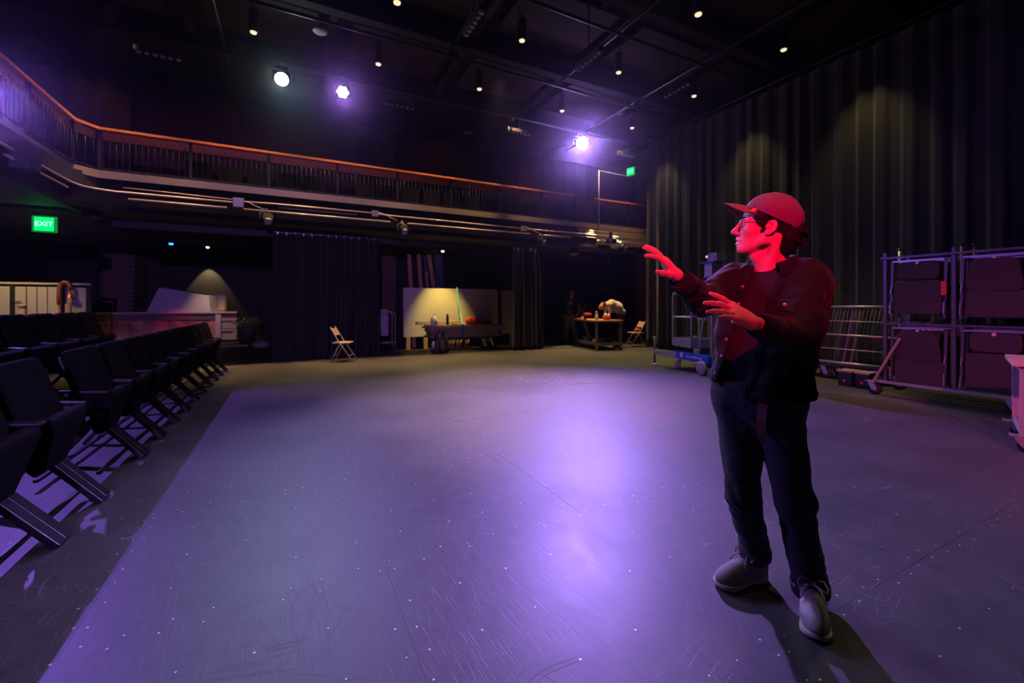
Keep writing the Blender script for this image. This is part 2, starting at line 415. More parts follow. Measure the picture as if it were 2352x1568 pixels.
# brick column behind the bar: single bricks over a core
u0, u1, vf = atv(230, 600, 19.5).x, atv(308, 600, 19.5).x, 19.5
bc = MB().box(((u0+u1)/2, vf+.79, 1.7), (u1-u0-.03, 1.5, 3.4)).build('brick_column', M('mortar', (.10, .09, .085), .95)); tag(bc, 'tall brick column standing behind the bar counter under the gallery', 'column', kind='structure')
m_brick = M('brick', (.24, .13, .125), .9, noise=.35, nscale=3)
b1 = MB().box((0, 0, 0), (.208, .05, .064)).mesh('brick', m_brick); b2 = MB().box((0, 0, 0), (.05, .208, .064)).mesh('brick_side', m_brick)
nb = round((u1-u0)/.218)
for r_ in range(28):
    z = 1.08+r_*.0755; sh = .109 if r_ % 2 else 0
    for i in range(nb+1):
        x = u0+.05+sh+i*.218
        if x+.164 > u1: continue
        o = link(bpy.data.objects.new('brick', b1), bc); o.location = (x+.06, vf+.028+random.uniform(-.004, .004), z)
    for i in range(6):
        o = link(bpy.data.objects.new('brick', b2), bc); o.location = (u1-.028+random.uniform(-.004, .004), vf+.12+sh+i*.218, z)

# ---------------------------------------------------------------- gallery (balcony) with rail
VF, UL, ZS = 11.2, -3.65, 3.92
bal = MB()
bal.prism([(UL+.05, 10.85), (UL+.35, VF+.05), (12.3, VF+.05), (12.3, 21.1), (-10.8, 21.1), (-10.8, -3), (UL+.05, -3)], 3.62, 3.88)
bo = bal.build('gallery_deck', m_black); tag(bo, 'dark gallery deck running along the back and left of the hall', 'gallery', kind='structure')
def edge(z0, z1, off, name, mat, uend=12.3):
    # continuous band following the gallery edge: left wing, chamfer, back run
    P = [(UL+off, -3), (UL+off, 10.84+off*.4), (UL+.31+off*.4, VF-off), (uend, VF-off)]
    mb = MB()
    for a, b_ in zip(P[:-1], P[1:]):
        d = Vector((b_[0]-a[0], b_[1]-a[1], 0)).normalized(); nrm = Vector((d.y, -d.x, 0))
        A = [Vector((*a, 0)), Vector((*b_, 0)), Vector((*b_, 0))-nrm*.06, Vector((*a, 0))-nrm*.06]
        mb.prism([(p.x, p.y) for p in A][::-1], z0, z1)
    return mb.build(name, mat, bo)
edge(3.82, 3.97, .03, 'deck_edge_strip', m_strip)
m_fasc = M('fascia_black', (.0035, .0035, .005), .8, spec=.15)
edge(3.22, 3.82, 0., 'fascia', m_fasc)
edge(3.20, 3.30, .05, 'fascia_lip', m_fasc)
for i in range(8):
    MB().box((-3.4+i*2.0+.97, 13.3, 3.24), (1.97, 3.9, .04)).build('soffit_board', m_soffit, bo)
for i in range(6):
    MB().box((-3.7-.75, 1.4+i*1.9, 3.24), (1.4, 1.87, .04)).build('soffit_board', m_soffit, bo)
for i in range(5):
    MB().box((-3.9-i*1.45-.7, 14.6, 3.24), (1.43, 6.5, .04)).build('soffit_board', m_soffit, bo)
for v in (12.4, 14.0):
    MB().box((4.3, v, 3.14), (15.5, .16, .2)).build('soffit_beam', m_black, bo)

pk = MB().cyl((0, 0, 3.97), (0, 0, 4.66), .006, 6).mesh('picket', m_blackmetal)
def railing(pts, label, posts, p_step=.1, group='gallery railings'):
    base = thing('gallery_railing', label, 'railing', (pts[0][0], pts[0][1], 0), 0, group); O = Vector((pts[0][0], pts[0][1], 0))
    for a, b_ in zip(pts[:-1], pts[1:]):
        A, B = Vector((*a, 0))-O, Vector((*b_, 0))-O; d = (B-A); Ln = d.length; d.normalize(); nr = Vector((d.y, -d.x, 0))
        MB().bar(A+Vector((0, 0, 4.80)), B+Vector((0, 0, 4.80)), .11, .05).build('handrail', m_wood, base)
        MB().bar(A-nr*.045+Vector((0, 0, 4.68)), B-nr*.045+Vector((0, 0, 4.68)), .025, .16).build('rail_board', m_wood, base)
        MB().bar(A+Vector((0, 0, 4.02)), B+Vector((0, 0, 4.02)), .02, .03).build('bottom_rail', m_blackmetal, base)
        k = int(Ln/p_step)
        for i in range(k):
            o = link(bpy.data.objects.new('picket', pk), base); o.location = A+d*(i+.5)*Ln/k+nr*.012
    for (x, y) in posts:
        MB().box((x-O.x, y-O.y, 4.37), (.05, .05, .82)).build('post', m_blackmetal, base)
    return base
railing([(-3.33, VF+.04), (8.02, VF+.04)], 'long timber-capped gallery railing with thin black pickets along the back wall', [(-3.33+1.45*i, VF+.04) for i in range(8)]+[(8.02, VF+.04)])
railing([(8.79, VF+.04), (11.35, VF+.04)], 'short timber-capped gallery railing at the far right end, beside the tall curtain', [(8.79, VF+.04), (10.25, VF+.04), (11.3, VF+.04)])
railing([(UL+.04, 4.5), (UL+.04, 10.86), (-3.37, VF+.02)], 'timber-capped railing of the left gallery wing coming towards the camera', [(UL+.04, 10.86-1.5*i) for i in range(5)], .13)
gt = thing('gallery_gate', 'plain dark gate filling the gap between the two gallery railings', 'gate', (8.4, VF+.05, 0))
MB().bar((-.36, 0, 4.72), (.36, 0, 4.72), .03, .03).bar((-.36, 0, 4.05), (.36, 0, 4.05), .03, .03).bar((-.36, 0, 4.0), (-.36, 0, 4.74), .03, .03).bar((.36, 0, 4.0), (.36, 0, 4.74), .03, .03).build('gate_frame', m_blackmetal, gt)
for i in range(6):
    o = link(bpy.data.objects.new('picket', pk), gt); o.location = (-.27+i*.108, 0, 0)
# tall thin pole by the gate with its cross bar
pl = thing('steel_pole', 'slim vertical steel pole with a thin crossbar above the gallery gate', 'pole', (8.95, VF-.035, 3.82))
MB().cyl((0, 0, 0), (0, 0, 1.90), .022, 10).build('upright', m_silver, pl); MB().cyl((0, 0, 1.90), (1.7, 0, 1.87), .012, 8).build('crossbar', m_silver, pl)

# dark row of gallery seats just visible between the pickets
m_seatdk = M('seat_fabric_black', (.003, .003, .004), .95, spec=.1)
gs = None
for i in range(11):
    if gs is None:
        gs = thing('gallery_chair', 'black upholstered seat back seen through the gallery pickets', 'chair', (0, 12.3, 3.88), 0, 'chairs on the gallery')
        MB().box((0, 0, .55), (.52, .10, .48), None, .03).build('backrest', m_seatdk, gs); MB().box((0, .22, .34), (.5, .42, .1), None, .03).build('seat', m_seatdk, gs)
        MB().box((0, .1, .16), (.06, .3, .32)).build('pedestal', m_blackmetal, gs); o = gs
    else: o = copy_tree(gs)
    o.location = (-1.9+i*.62+(.62 if i > 4 else 0), 12.3, 3.88)

# ---------------------------------------------------------------- conduits and boxes on the fascia
VP_ = VF-.09
def conduit(pts, r, label, group='conduits on the gallery fascia'):
    return tag(MB().tube(pts, r, 10).build('conduit', m_conduit), label, 'conduit', group)
def bend(p, q, r_, k=6):  # rounded corner points
    return [(p[0]+(q[0]-p[0])*t, p[1]+(q[1]-p[1])*t, p[2]+(q[2]-p[2])*t) for t in [i/k for i in range(k+1)]]
ua = lambda px: atv(px, 500, VP_).x
LW = UL+.10
cor = [(LW, 10.4, 3.565), (LW+.01, 10.65, 3.565), (LW+.08, 10.87, 3.565), (LW+.24, 11.03, 3.565), (LW+.48, VP_-.0, 3.565), (LW+.7, VP_, 3.565)]
conduit([(LW, 4.5, 3.565)]+cor+[(ua(540), VP_, 3.565)], .022, 'thick steel conduit bending around the left corner of the gallery fascia')
conduit([(ua(556), VP_, 3.6), (ua(640), VP_, 3.62), (ua(853), VP_, 3.62)], .022, 'steel conduit between the two square junction boxes on the fascia')
conduit([(ua(869), VP_, 3.60), (ua(1195), VP_, 3.58)], .022, 'steel conduit right of the middle junction box on the fascia')
conduit([(ua(1212), VP_, 3.58), (ua(1480), VP_, 3.60)], .022, 'steel conduit at the right end of the gallery fascia')
conduit([(LW+.6, VP_+.01, 3.66), (ua(535), VP_+.01, 3.63)], .013, 'thin upper conduit at the left part of the fascia')
conduit([(ua(640), VP_+.01, 3.55), (ua(820), VP_+.01, 3.55)], .013, 'thin conduit just under the middle run on the fascia')
conduit([(ua(1260), VP_+.01, 3.50), (ua(1470), VP_+.01, 3.50)], .014, 'thin conduit under the right run on the fascia')
conduit([(LW, 8.6, 3.44), (LW, 10.5, 3.44)], .02, 'short lower conduit on the left gallery wing')
conduit([(ua(1355), VP_+.01, 3.72), (ua(1490), VP_+.01, 3.72)], .012, 'thin top conduit on the pale right end of the fascia')
for i, (a, b_, nm) in enumerate(((297, 522, 'left'), (560, 895, 'middle'), (935, 1215, 'right of the middle'), (1245, 1308, 'short right'), (1370, 1490, 'far right'))):
    tag(MB().tube([(ua(a), VP_-.06, 3.425), (ua(b_), VP_-.06, 3.425)], .024, 10).build('lighting_pipe', m_conduit), 'horizontal lighting pipe hung under the fascia conduits, %s length' % nm, 'pipe', 'lighting pipes on the fascia')
    for px in (a+8, (a+b_)/2, b_-8):
        pass
for (px, z, s_, nm) in ((548, 3.57, .20, 'left'), (861, 3.61, .15, 'middle'), (1203, 3.585, .15, 'right')):
    jb = thing('junction_box', 'square grey junction box, the %s one of three on the fascia conduits' % nm, 'junction box', (ua(px), VP_-.01, z), 0, 'junction boxes on the fascia')
    MB().box((0, 0, 0), (s_, .09, s_), None, .008).build('box', m_conduit, jb); MB().box((0, -.05, 0), (s_*.92, .012, s_*.92)).build('cover', m_conduit, jb)
    tag(MB().tube([(ua(px)+s_*.4, VP_-.03, z+.03), (ua(px)+s_*.9, VP_-.05, z+.02), (ua(px)+.35, VP_-.06, z-.06), (ua(px)+.52, VP_-.07, z-.13)], .012, 8).build('cable', m_conduit), 'short flexible cable looping out of the %s junction box' % nm, 'cable', 'cables at the junction boxes')
# clamp-on stage lamps (unlit) on the lower pipe
m_lens_off = M('lamp_glass', (.30, .29, .32), .3)
def par(name, loc, rz, label, s_=1., group='unlit lamps on the fascia pipe'):
    t = thing(name, label, 'stage light', loc, rz, group)
    MB().lathe([(.05*s_, -.12*s_), (.075*s_, -.10*s_), (.085*s_, .05*s_), (.095*s_, .10*s_), (.088*s_, .10*s_)], (0, -.02, -.14*s_), 16, Matrix.Rotation(math.radians(68), 3, 'X')).build('lamp_body', m_blackmetal, t)
    MB().tube([(-.11*s_, 0, -.14*s_), (-.11*s_, 0, -.02*s_), (0, 0, .03*s_), (.11*s_, 0, -.02*s_), (.11*s_, 0, -.14*s_)], .009, 6).build('yoke', m_conduit, t)
    MB().lathe([(.07*s_, 0), (.072*s_, .006), (.03*s_, .02)], (0, -.02-.09*s_, -.14*s_-.05*s_), 16, Matrix.Rotation(math.radians(112), 3, 'X')).build('lens', m_lens_off, t)
    MB().box((0, 0, .04*s_), (.04, .05, .07)).build('clamp', m_conduit, t)
    return t
for px, nm in ((612, 'left'), (922, 'middle'), (1240, 'right'), (1425, 'far right')):
    par('clamp_lamp', (ua(px), VP_-.07, 3.40), .3, 'small black clamp-on lamp with pale lens, %s one on the fascia pipe' % nm, 1.15)
pf = thing('black_projector', 'bulky black fixture clamped beside the far right lamp on the fascia pipe', 'projector', (ua(1398), VP_-.1, 3.44))
MB().box((0, 0, -.02), (.34, .2, .14), None, .02).build('housing', m_blackmetal, pf); MB().box((0, 0, .16), (.06, .06, .24)).build('bracket', m_blackmetal, pf); MB().cyl((-.1, -.1, -.02), (-.1, -.14, -.02), .045, 14).build('lens', m_lens_off, pf)
# stepped cover plates at the right end
sp = MB()
for i in range(5): sp.box(((ua(1330)+ua(1365))/2+.02*i, VP_+.03, 3.76-.045*i), (.75, .05, .028))
tag(sp.build('cable_tray', m_strip), 'ribbed cable tray stepping down at the right end of the fascia', 'cable tray')
MB().box((10.2, VF-.02, 3.55), (2.7, .03, .5)).build('cover_panel', m_strip, bo)

# ---------------------------------------------------------------- drapes
def drape(name, a, b_, z0, z1, waves, amp, label, mat, seed=0, group=None, flare=1.0, headers=0):
    rr = random.Random(seed); A, B = Vector((*a, 0)), Vector((*b_, 0)); d = B-A; Ln = d.length; d.normalize(); nr = Vector((d.y, -d.x, 0))
    t = thing(name, label, 'curtain', (A.x, A.y, 0), 0, group)
    ph = [rr.uniform(0, 6.28) for _ in range(6)]; fr = [rr.uniform(.75, 1.25) for _ in range(6)]
    nu, nz = max(60, int(waves*16)), 22; vs = []; fs = []
    for j in range(nz+1):
        z = z0+(z1-z0)*j/nz; h = 1-j/nz
        for i in range(nu+1):
            s_ = i/nu; x = s_*Ln; q = 2*PI*waves*s_
            f = math.sin(q+.9*math.sin(q*.31+ph[0])+h*.5*math.sin(q*.17+ph[1]))
            f = math.copysign(abs(f)**.75, f)+.35*math.sin(q*2.3*fr[1]+ph[2]+h)*(.4+.6*h)+.25*math.sin(q*.43*fr[2]+ph[3])
            xs = (x-Ln/2)*(1+.03*h*flare)+Ln/2+.015*math.sin(q*1.7+ph[4])*h
            vs.append(d*xs+nr*(amp*f*(.45+.55*h))+Vector((0, 0, z+(.012*math.sin(q*.5+ph[5]) if j == 0 else 0))))
    w_ = nu+1
    for j in range(nz):
        for i in range(nu): fs.append((j*w_+i, j*w_+i+1, (j+1)*w_+i+1, (j+1)*w_+i))
    o = mobj('cloth', vs, fs, mat, t, True); sm = o.modifiers.new('thick', 'SOLIDIFY'); sm.thickness = .008; sm.offset = 0
    MB().bar((0, 0, z1+.03), tuple(d*Ln+Vector((0, 0, z1+.03))), .035, .03).build('track', m_blackmetal, t)
    for i in range(headers):
        p = d*(Ln*(i+.5)/headers); MB().box((p.x, p.y-.01, z1+.005), (.02, .02, .06)).build('carrier', m_silver, t)
    return t
drape('black_drape', (-.36, 11.78), (2.07, 11.78), .01, 3.06, 13, .10, 'wide black velour drape hanging behind the beige folding chair', m_velvet, 1, 'drapes under the gallery', headers=13)
drape('black_drape', (5.80, 11.15), (6.78, 11.15), .01, 3.02, 7, .09, 'narrow gathered black drape between the lumber stack and the workbench', m_velvet, 2, 'drapes under the gallery', headers=7)
drape('tall_drape', (10.0, 10.05), (10.0, -2.6), .02, 6.36, 34, .055, 'very tall black drape covering the whole right side of the hall', m_velvet2, 3, flare=.2)
tag(MB().cyl((9.9, 11.2, 6.45), (9.9, -3, 6.45), .03, 10).build('drape_pipe', m_blackmetal), 'long black pipe along the top of the tall right drape', 'pipe')

# ---------------------------------------------------------------- pipe grid and ceiling fixtures
for u, nm in ((-1.2, 'first from the left'), (2.95, 'second from the left'), (5.67, 'third from the left'), (8.0, 'nearest the tall drape')):
    tag(MB().cyl((u, -3, 6.62), (u, 11, 6.62), .032, 10).build('grid_pipe', m_blackmetal), 'ceiling grid pipe running front to back, %s' % nm, 'pipe', 'ceiling grid pipes')
for v, nm in ((1.2, 'nearest'), (3.8, 'second'), (6.4, 'third'), (8.6, 'fourth'), (10.6, 'farthest')):
    tag(MB().cyl((-5, v, 6.55), (9.7, v, 6.55), .032, 10).build('grid_pipe', m_blackmetal), 'ceiling grid pipe running across the hall, %s of five rows' % nm, 'pipe', 'ceiling grid pipes')

def led_lamp(name, loc, tgt, rad, ecol, estr, label, leds):
    t = thing(name, label, 'stage light', loc, 0, 'lit moving-head stage lights')
    d = (Vector(tgt)-Vector(loc)).normalized(); R = d.to_track_quat('Z', 'Y').to_matrix()
    MB().lathe([(rad*.6, -.34), (rad*.95, -.30), (rad*1.08, -.1), (rad*1.12, -.03), (rad*1.02, -.03)], (0, 0, 0), 24, R).build('head', m_blackmetal, t)
    em = M('led_glow_'+name, (1, 1, 1), .3, 0, estr, ecol)
    if leds:
        ln = None
        for k in range(7):
            rr = 0 if k == 6 else rad*.64; a = k*PI/3
            MB().lathe([(rad*.38, -.035), (rad*.38, -.03), (rad*.2, -.026)], R @ Vector((rr*math.cos(a), rr*math.sin(a), 0)), 14, R).build('led_lens', em, t)
    else:
        MB().lathe([(rad, -.03), (rad, -.02), (rad*.5, -.012)], (0, 0, 0), 28, R).build('lens', em, t)
    s_ = rad*1.35
    MB().tube([(-s_, .12, -.04), (-s_, .14, .2), (-s_*.6, .15, .27), (s_*.6, .15, .27), (s_, .14, .2), (s_, .12, -.04)], .018, 8).build('yoke', m_blackmetal, t)
    MB().box((0, .14, .29), (.26, .16, .10), None, .015).build('yoke_base', m_blackmetal, t); MB().box((0, .1, .35), (.05, .06, .07)).build('clamp', m_silver, t)
    return t
led_lamp('stage_lamp_cool', L_CYAN, (1.0, 2.0, 1.0), .13, (.75, .93, 1.0), 90, 'lit stage light with an icy white beam, leftmost on the far pipe', False)
led_lamp('stage_lamp_violet', L_VIO2, (.6, 2.0, 1.0), .125, (.55, .42, 1.0), 45, 'lit stage light with a ring of seven violet-white lenses', True)
led_lamp('stage_lamp_purple', L_VIO, (2.0, 2.0, 1.0), .17, (.62, .42, 1.0), 110, 'brightest stage light, glowing purple, right end of the far pipe', False)
tb = thing('wall_lamp', 'violet stage light on the left gallery wing, just outside the left picture edge', 'stage light', L_LEFT)
MB().box((-.16, .24, .06), (.26, .26, .26), None, .02).build('housing', m_blackmetal, tb); MB().box((-.16, .24, .24), (.05, .05, .3)).build('bracket', m_blackmetal, tb); MB().lathe([(.08, 0), (.08, .01)], (-.10, .105, .02), 18, Matrix.Rotation(math.radians(110), 3, 'X')).build('lens', M('violet_lens', (.05, .03, .12), .2), tb)
bx_ = thing('wall_speaker', 'dark boxy loudspeaker on the left gallery wing at the picture edge', 'speaker', (LW-.02, 8.95, 3.52))
MB().box((.08, 0, 0), (.24, .30, .40), None, .02).build('cabinet', M('dark_box', (.05, .045, .045), .6), bx_); MB().box((.205, 0, 0), (.01, .26, .34)).build('grille', m_blackmetal, bx_)

# house downlights: black cans with a pale lens; the lit ones throw warm pools
m_can = M('can_black', (.01, .01, .012), .5)
m_glow = M('warm_lamp_glow', (1, .86, .6), .4, 0, 1.1, (1, .80, .50))
m_disc = M('pale_disc', (.62, .48, .46), .6)
def can(px, py, label, z=6.45, s_=1.):
    p = atz(px, py, z)
    t = thing('ceiling_downlight', label, 'downlight', p, 0, 'ceiling downlights')
    MB().lathe([(.085*s_, .0), (.09*s_, .02), (.09*s_, .42), (.05*s_, .46)], (0, 0, .02), 16).build('can', m_can, t)
    MB().lathe([(.02, -.02), (.055*s_, 0), (.06*s_, .03)], (0, 0, 0), 14).build('lamp', m_glow, t)
    MB().cyl((0, 0, .46), (0, 0, ZC-p.z-.1), .015, 8).build('stem', m_can, t)
    return p
CANS = [(582, 76, 'left of the icy stage light'), (869, 149, 'above and right of the seven-lens stage light'), (912, 8, 'at the top edge left of centre'), (1199, 95, 'above the middle of the hall'), (1101, 206, 'low over the middle of the gallery'),
        (1421, 168, 'above the purple stage light'), (1604, 35, 'largest and warmest, upper right'), (1594, 222, 'right of the purple stage light'), (1800, 116, 'farthest right'), (1291, 256, 'just left of the purple stage light'), (1452, 295, 'smallest, over the far right gallery')]
for (px, py, nm) in CANS: can(px, py, 'hanging black can downlight with warm lens, '+nm, 6.7 if py > 60 else 6.3)
for (px, py, nm) in ((735, 72, 'upper left'), (1424, 259, 'right of the purple lamp'), (1075, 305, 'over the gallery middle')):
    p = atz(px, py, 6.9); t = thing('ceiling_speaker', 'round pale ceiling disc, %s' % nm, 'speaker', p, 0, 'round ceiling discs')
    MB().lathe([(.03, -.03), (.13, -.015), (.14, 0), (.13, .03)], (0, 0, 0), 20).build('grille', m_disc, t); MB().cyl((0, 0, .02), (0, 0, ZC-p.z-.05), .02, 8).build('stem', m_can, t)
m_dot = M('strip_lamp_lens', (.70, .55, .58), .3)
for (px, py, r_, nm) in ((365, 130, 0, 'leftmost, over the gallery'), (918, 245, 0, 'over the gallery near the middle'), (1192, 307, 0, 'left of the purple lamp'), (1437, 358, 0, 'above the right exit sign'), (1088, 58, 1, 'steep one at the top centre'), (1352, 143, 1, 'above the purple lamp'), (1555, 210, 1, 'right of the purple lamp'), (1709, 265, 1, 'beside the tall drape')):
    p = atz(px, py, 6.35) if py > 200 or r_ == 0 and py > 100 else atz(px, py, 6.0)
    t = thing('strip_light', 'dark batten with a row of small pale lamps, %s' % nm, 'batten light', p, PI/2*r_, 'lamp battens on the grid')
    MB().box((0, 0, .07), (.78, .12, .1), None, .01).build('batten', m_can, t)
    for k in range(6): MB().lathe([(.012, -.015), (.036, 0), (.038, .03)], (-.32+k*.128, 0, 0), 10).build('lamp', m_dot, t)
    MB().cyl((0, 0, .1), (0, 0, ZC-p.z+.01), .012, 6).build('hanger', m_can, t)

# warm work light pools: gallery edge downlights and dock lamps
WARM = (1.0, .70, .36); OLIVE = (1.0, .80, .30)
for u in (-3.1, -.9, 1.3, 3.5, 5.7, 9.6):
    spot((u, VF-.35, 7.1), (u, VF-.02, 4.5), 1350, (1.0, .55, .22), 62, .9, .05, 'gallery_downlight_beam')
spot((-3.3, 9.6, 7.1), (-3.6, 9.6, 4.5), 700, (1.0, .5, .2), 60, .9, .05, 'gallery_downlight_beam')
for (u, v, pw) in ((1.2, 9.0, 700), (4.2, 9.2, 950), (7.0, 9.0, 1050), (8.5, 7.0, 800), (8.3, 4.2, 500)):
    spot((u, v, 6.3), (u, v, 0), pw, OLIVE, 50, 1., .05, 'house_downlight_beam')
for (u, v, z, tv, pw) in ((9.45, 9.3, 6.25, 9.35, 60), (9.35, 6.6, 6.25, 6.6, 62), (9.3, 4.2, 6.3, 4.2, 66)):
    spot((u, v, z), (9.98, tv, 2.6), pw, OLIVE, 66, .8, .03, 'house_downlight_beam')

for u in (-5., 0., 5., 9.5):
    spot((u, 13.4, 7.3), (u, 15.4, 5.6), 60, (1.0, .45, .25), 90, .9, .06, 'gallery_wall_fill')  # added reddish fill to bring up the upper back wall, no fixtures
spot((4.0, 8.4, 6.3), (3.3, 6.1, 0), 3700, (1.0, .62, .72), 52, 1., .1, 'house_and_fill_beam')  # added pinkish fill that brightens the middle of the floor, no fixture
# exit signs
m_exit = M('exit_green', (.01, .25, .05), .4, 0, 2.2, (.0, 1.0, .10)); m_exitb = M('exit_case', (.0, .08, .03), .4, 0, .25, (0, .8, .1)); m_exl = M('exit_letters', (.2, 1, .4), .4, 0, 5, (.15, 1.0, .30))
def exit_sign(p, rz, label, s_=1., stem=.28):
    t = thing('exit_sign', label, 'exit sign', p, rz, 'exit signs')
    MB().box((0, 0, 0), (.36*s_, .06, .32*s_), None, .01).build('case', m_exitb, t); MB().box((0, -.033, 0), (.28*s_, .012, .26*s_), None, .006).build('glass', m_exit, t)
    text('lettering', 'EXIT', .13*s_, m_exl, t, (0, -.042, 0), (PI/2, 0, 0)); MB().cyl((0, 0, .15*s_), (0, 0, stem), .015, 8).build('stem', m_can, t)
    d = bpy.data.lights.new('sign_glow', 'POINT'); d.energy = .45; d.color = (.05, 1, .15); d.shadow_soft_size = .1
    o = bpy.data.objects.new('sign_glow', d); COL.objects.link(o); o.parent = t; o.location = (0, -.12, .06)
exit_sign(at(103, 515, 8.6), 0, 'glowing green exit sign hanging under the left gallery', 1., 3.62-at(103, 515, 8.6).z)
exit_sign(at(1449, 394, 15.2), -PI/2+.25, 'glowing green exit sign high above the right end of the gallery', .9, ZC-6.03)
wb_ = thing('wall_speaker', 'small white box mounted on the brick pier beside the tall drape', 'speaker', at(1495, 438, 15.3), -.2)
MB().box((0, 0, 0), (.24, .14, .28), None, .015).build('cabinet', M('white_plastic', (.55, .53, .55), .5), wb_); MB().box((0, -.075, 0), (.2, .01, .23)).build('grille', m_disc, wb_)
# ---------------------------------------------------------------- audience seats
ORD = ['first', 'second', 'third', 'fourth', 'fifth', 'sixth', 'seventh', 'eighth', 'ninth', 'tenth', 'eleventh', 'twelfth', 'thirteenth']
m_seat = M('seat_fabric', (.005, .005, .0065), .95, spec=.12, noise=.2, nscale=60, bump=.2, bscale=300)
m_leg = M('seat_leg_enamel', (.008, .008, .011), .35, .1)
def make_seat():
    t = thing('theatre_seat', 'seat', 'theatre seat', (0, 0, 0), 0, 'theatre seats')
    R = Matrix.Rotation(math.atan2(-.16, .5), 3, 'Y')
    MB().rpanel((.075, 0, .73), .53, .54, .075, .075, R @ Matrix.Rotation(PI/2, 3, 'Z')).build('backrest', m_seat, t)
    MB().box((.03, 0, .72), (.02, .50, .46), R, .008).build('back_shell', m_leg, t)
    # tipped-up cushion: wedge hanging forward, tapering downwards
    prof = [(.10, .60), (.22, .665), (.265, .655), (.275, .62), (.20, .33), (.15, .30), (.12, .34)]
    vs = []; n = len(prof)
    for s_ in (-1, 1):
        for (x, z) in prof: vs.append((x, s_*(.235-.09*max(0, (.62-z)/.32)), z))
    fs = [tuple(range(n)), tuple(reversed(range(n, 2*n)))]+[(i, n+i, n+(i+1) % n, (i+1) % n) for i in range(n)]
    o = mobj('seat_cushion', vs, fs, m_seat, t); bv = o.modifiers.new('b', 'BEVEL'); bv.width = .018; bv.segments = 3
    for s_ in (-1, 1):
        MB().bar((-.02, s_*.275, .685), (.25, s_*.275, .655), .044, .022, (0, 0, 1), .006).build('armrest', m_leg, t)
        MB().bar((.10, s_*.275, .35), (.06, s_*.275, .68), .03, .06).build('arm_post', m_leg, t)
    for y in (.172, .252):
        MB().bar((.03, y, .40), (.365, y, .0), .036, .085, (0, 1, 0), .006).build('leg', m_leg, t)
    MB().bar((.08, .24, .40), (-.24, .24, .012), .03, .06, (0, 1, 0)).build('rear_leg', m_leg, t)
    MB().bar((.07, -.295, .405), (.07, .295, .405), .05, .05).build('beam', m_leg, t)
    for (x, z) in ((.1, .40), (.14, .34), (.16, .45)): MB().cyl((x, .18, z), (x, .298, z), .018, 10).build('hinge_bolt', m_silver, t)
    return t
proto = make_seat(); first = True
vs1 = [3.1, 3.7]+[4.65+.61*k for k in range(10)]
for i, v in enumerate(vs1):
    o = proto if first else copy_tree(proto); first = False
    o.location = (-1.5, v, .004); o['label'] = 'black tip-up theatre seat in the front row, %s counted from the camera' % ORD[i]; o['group'] = 'front row of theatre seats'
vs2 = [2.6, 3.2, 3.8, 4.4, 5.02, 5.63, 6.24, 6.85, 7.46, 8.07]
for i, v in enumerate(vs2):
    o = copy_tree(proto); o.location = (-2.55, v, .244)
    o['label'] = 'black tip-up theatre seat in the raised second row, %s counted from its far end' % ORD[len(vs2)-1-i]; o['group'] = 'second row of theatre seats'
for (a, b_, nm) in ((2.7, 4.0, 'near pair of front seats'), (4.3, 10.5, 'long front row of seats')):
    tag(MB().bar((-1.28, a, .07), (-1.28, b_, .07), .03, .02).bar((-1.62, a, .07), (-1.62, b_, .07), .03, .02).build('seat_row_base', m_leg), 'pair of low dark floor rails tying together the %s' % nm, 'seat base', 'seat row floor rails')
rs = MB().box((-4.6, 4.6, .12), (5.2, 8.0, .24)).build('seating_riser', m_wallblk); tag(rs, 'low black riser carrying the second row of seats', 'riser', kind='structure')

# ---------------------------------------------------------------- bar area under the left gallery
m_panel = M('pale_panel', (.62, .58, .50), .5, noise=.05); m_cap = M('pale_cap', (.60, .55, .48), .4)
VPN = 15.0
pt = thing('low_partition', 'pale panelled partition with a light cap rail behind the second seat row', 'partition', (-6.4, VPN, 0))
xs = [-7.6, -7.1, -6.62]+[atv(px, 690, VPN).x for px in (32, 62, 86, 110, 145)]
for a, b_ in zip(xs[:-1], xs[1:]):
    MB().box(((a+b_)/2+6.4, 0, .92), (b_-a-.02, .05, 1.74)).build('panel', m_panel, pt)
a, b_ = atv(150, 690, VPN).x, atv(200, 690, VPN).x
MB().box(((a+b_)/2+6.4, 0, .92), (b_-a-.03, .05, 1.72)).build('panel', M('grey_violet_panel', (.42, .38, .46), .5), pt)
MB().bar((-1.3, -.02, 1.87), (atv(211, 690, VPN).x+6.4, -.02, 1.87), .09, .05).build('cap_rail', m_cap, pt)
for px in (31, 147, 207):
    x = atv(px, 690, VPN).x+6.4; MB().box((x, -.04, .92), (.075, .06, 1.84)).build('post', m_black, pt)
MB().bar((atv(26, 690, VPN).x+6.4, -.06, 1.42), (atv(50, 690, VPN).x+6.4, -.06, 1.42), .02, .02).build('latch', m_silver, pt)
spot((-5.9, 13.2, 3.15), (-5.9, 15.0, .9), 130, (1.0, .70, .20), 70, .8, .04, 'lobby_downlight_beam')
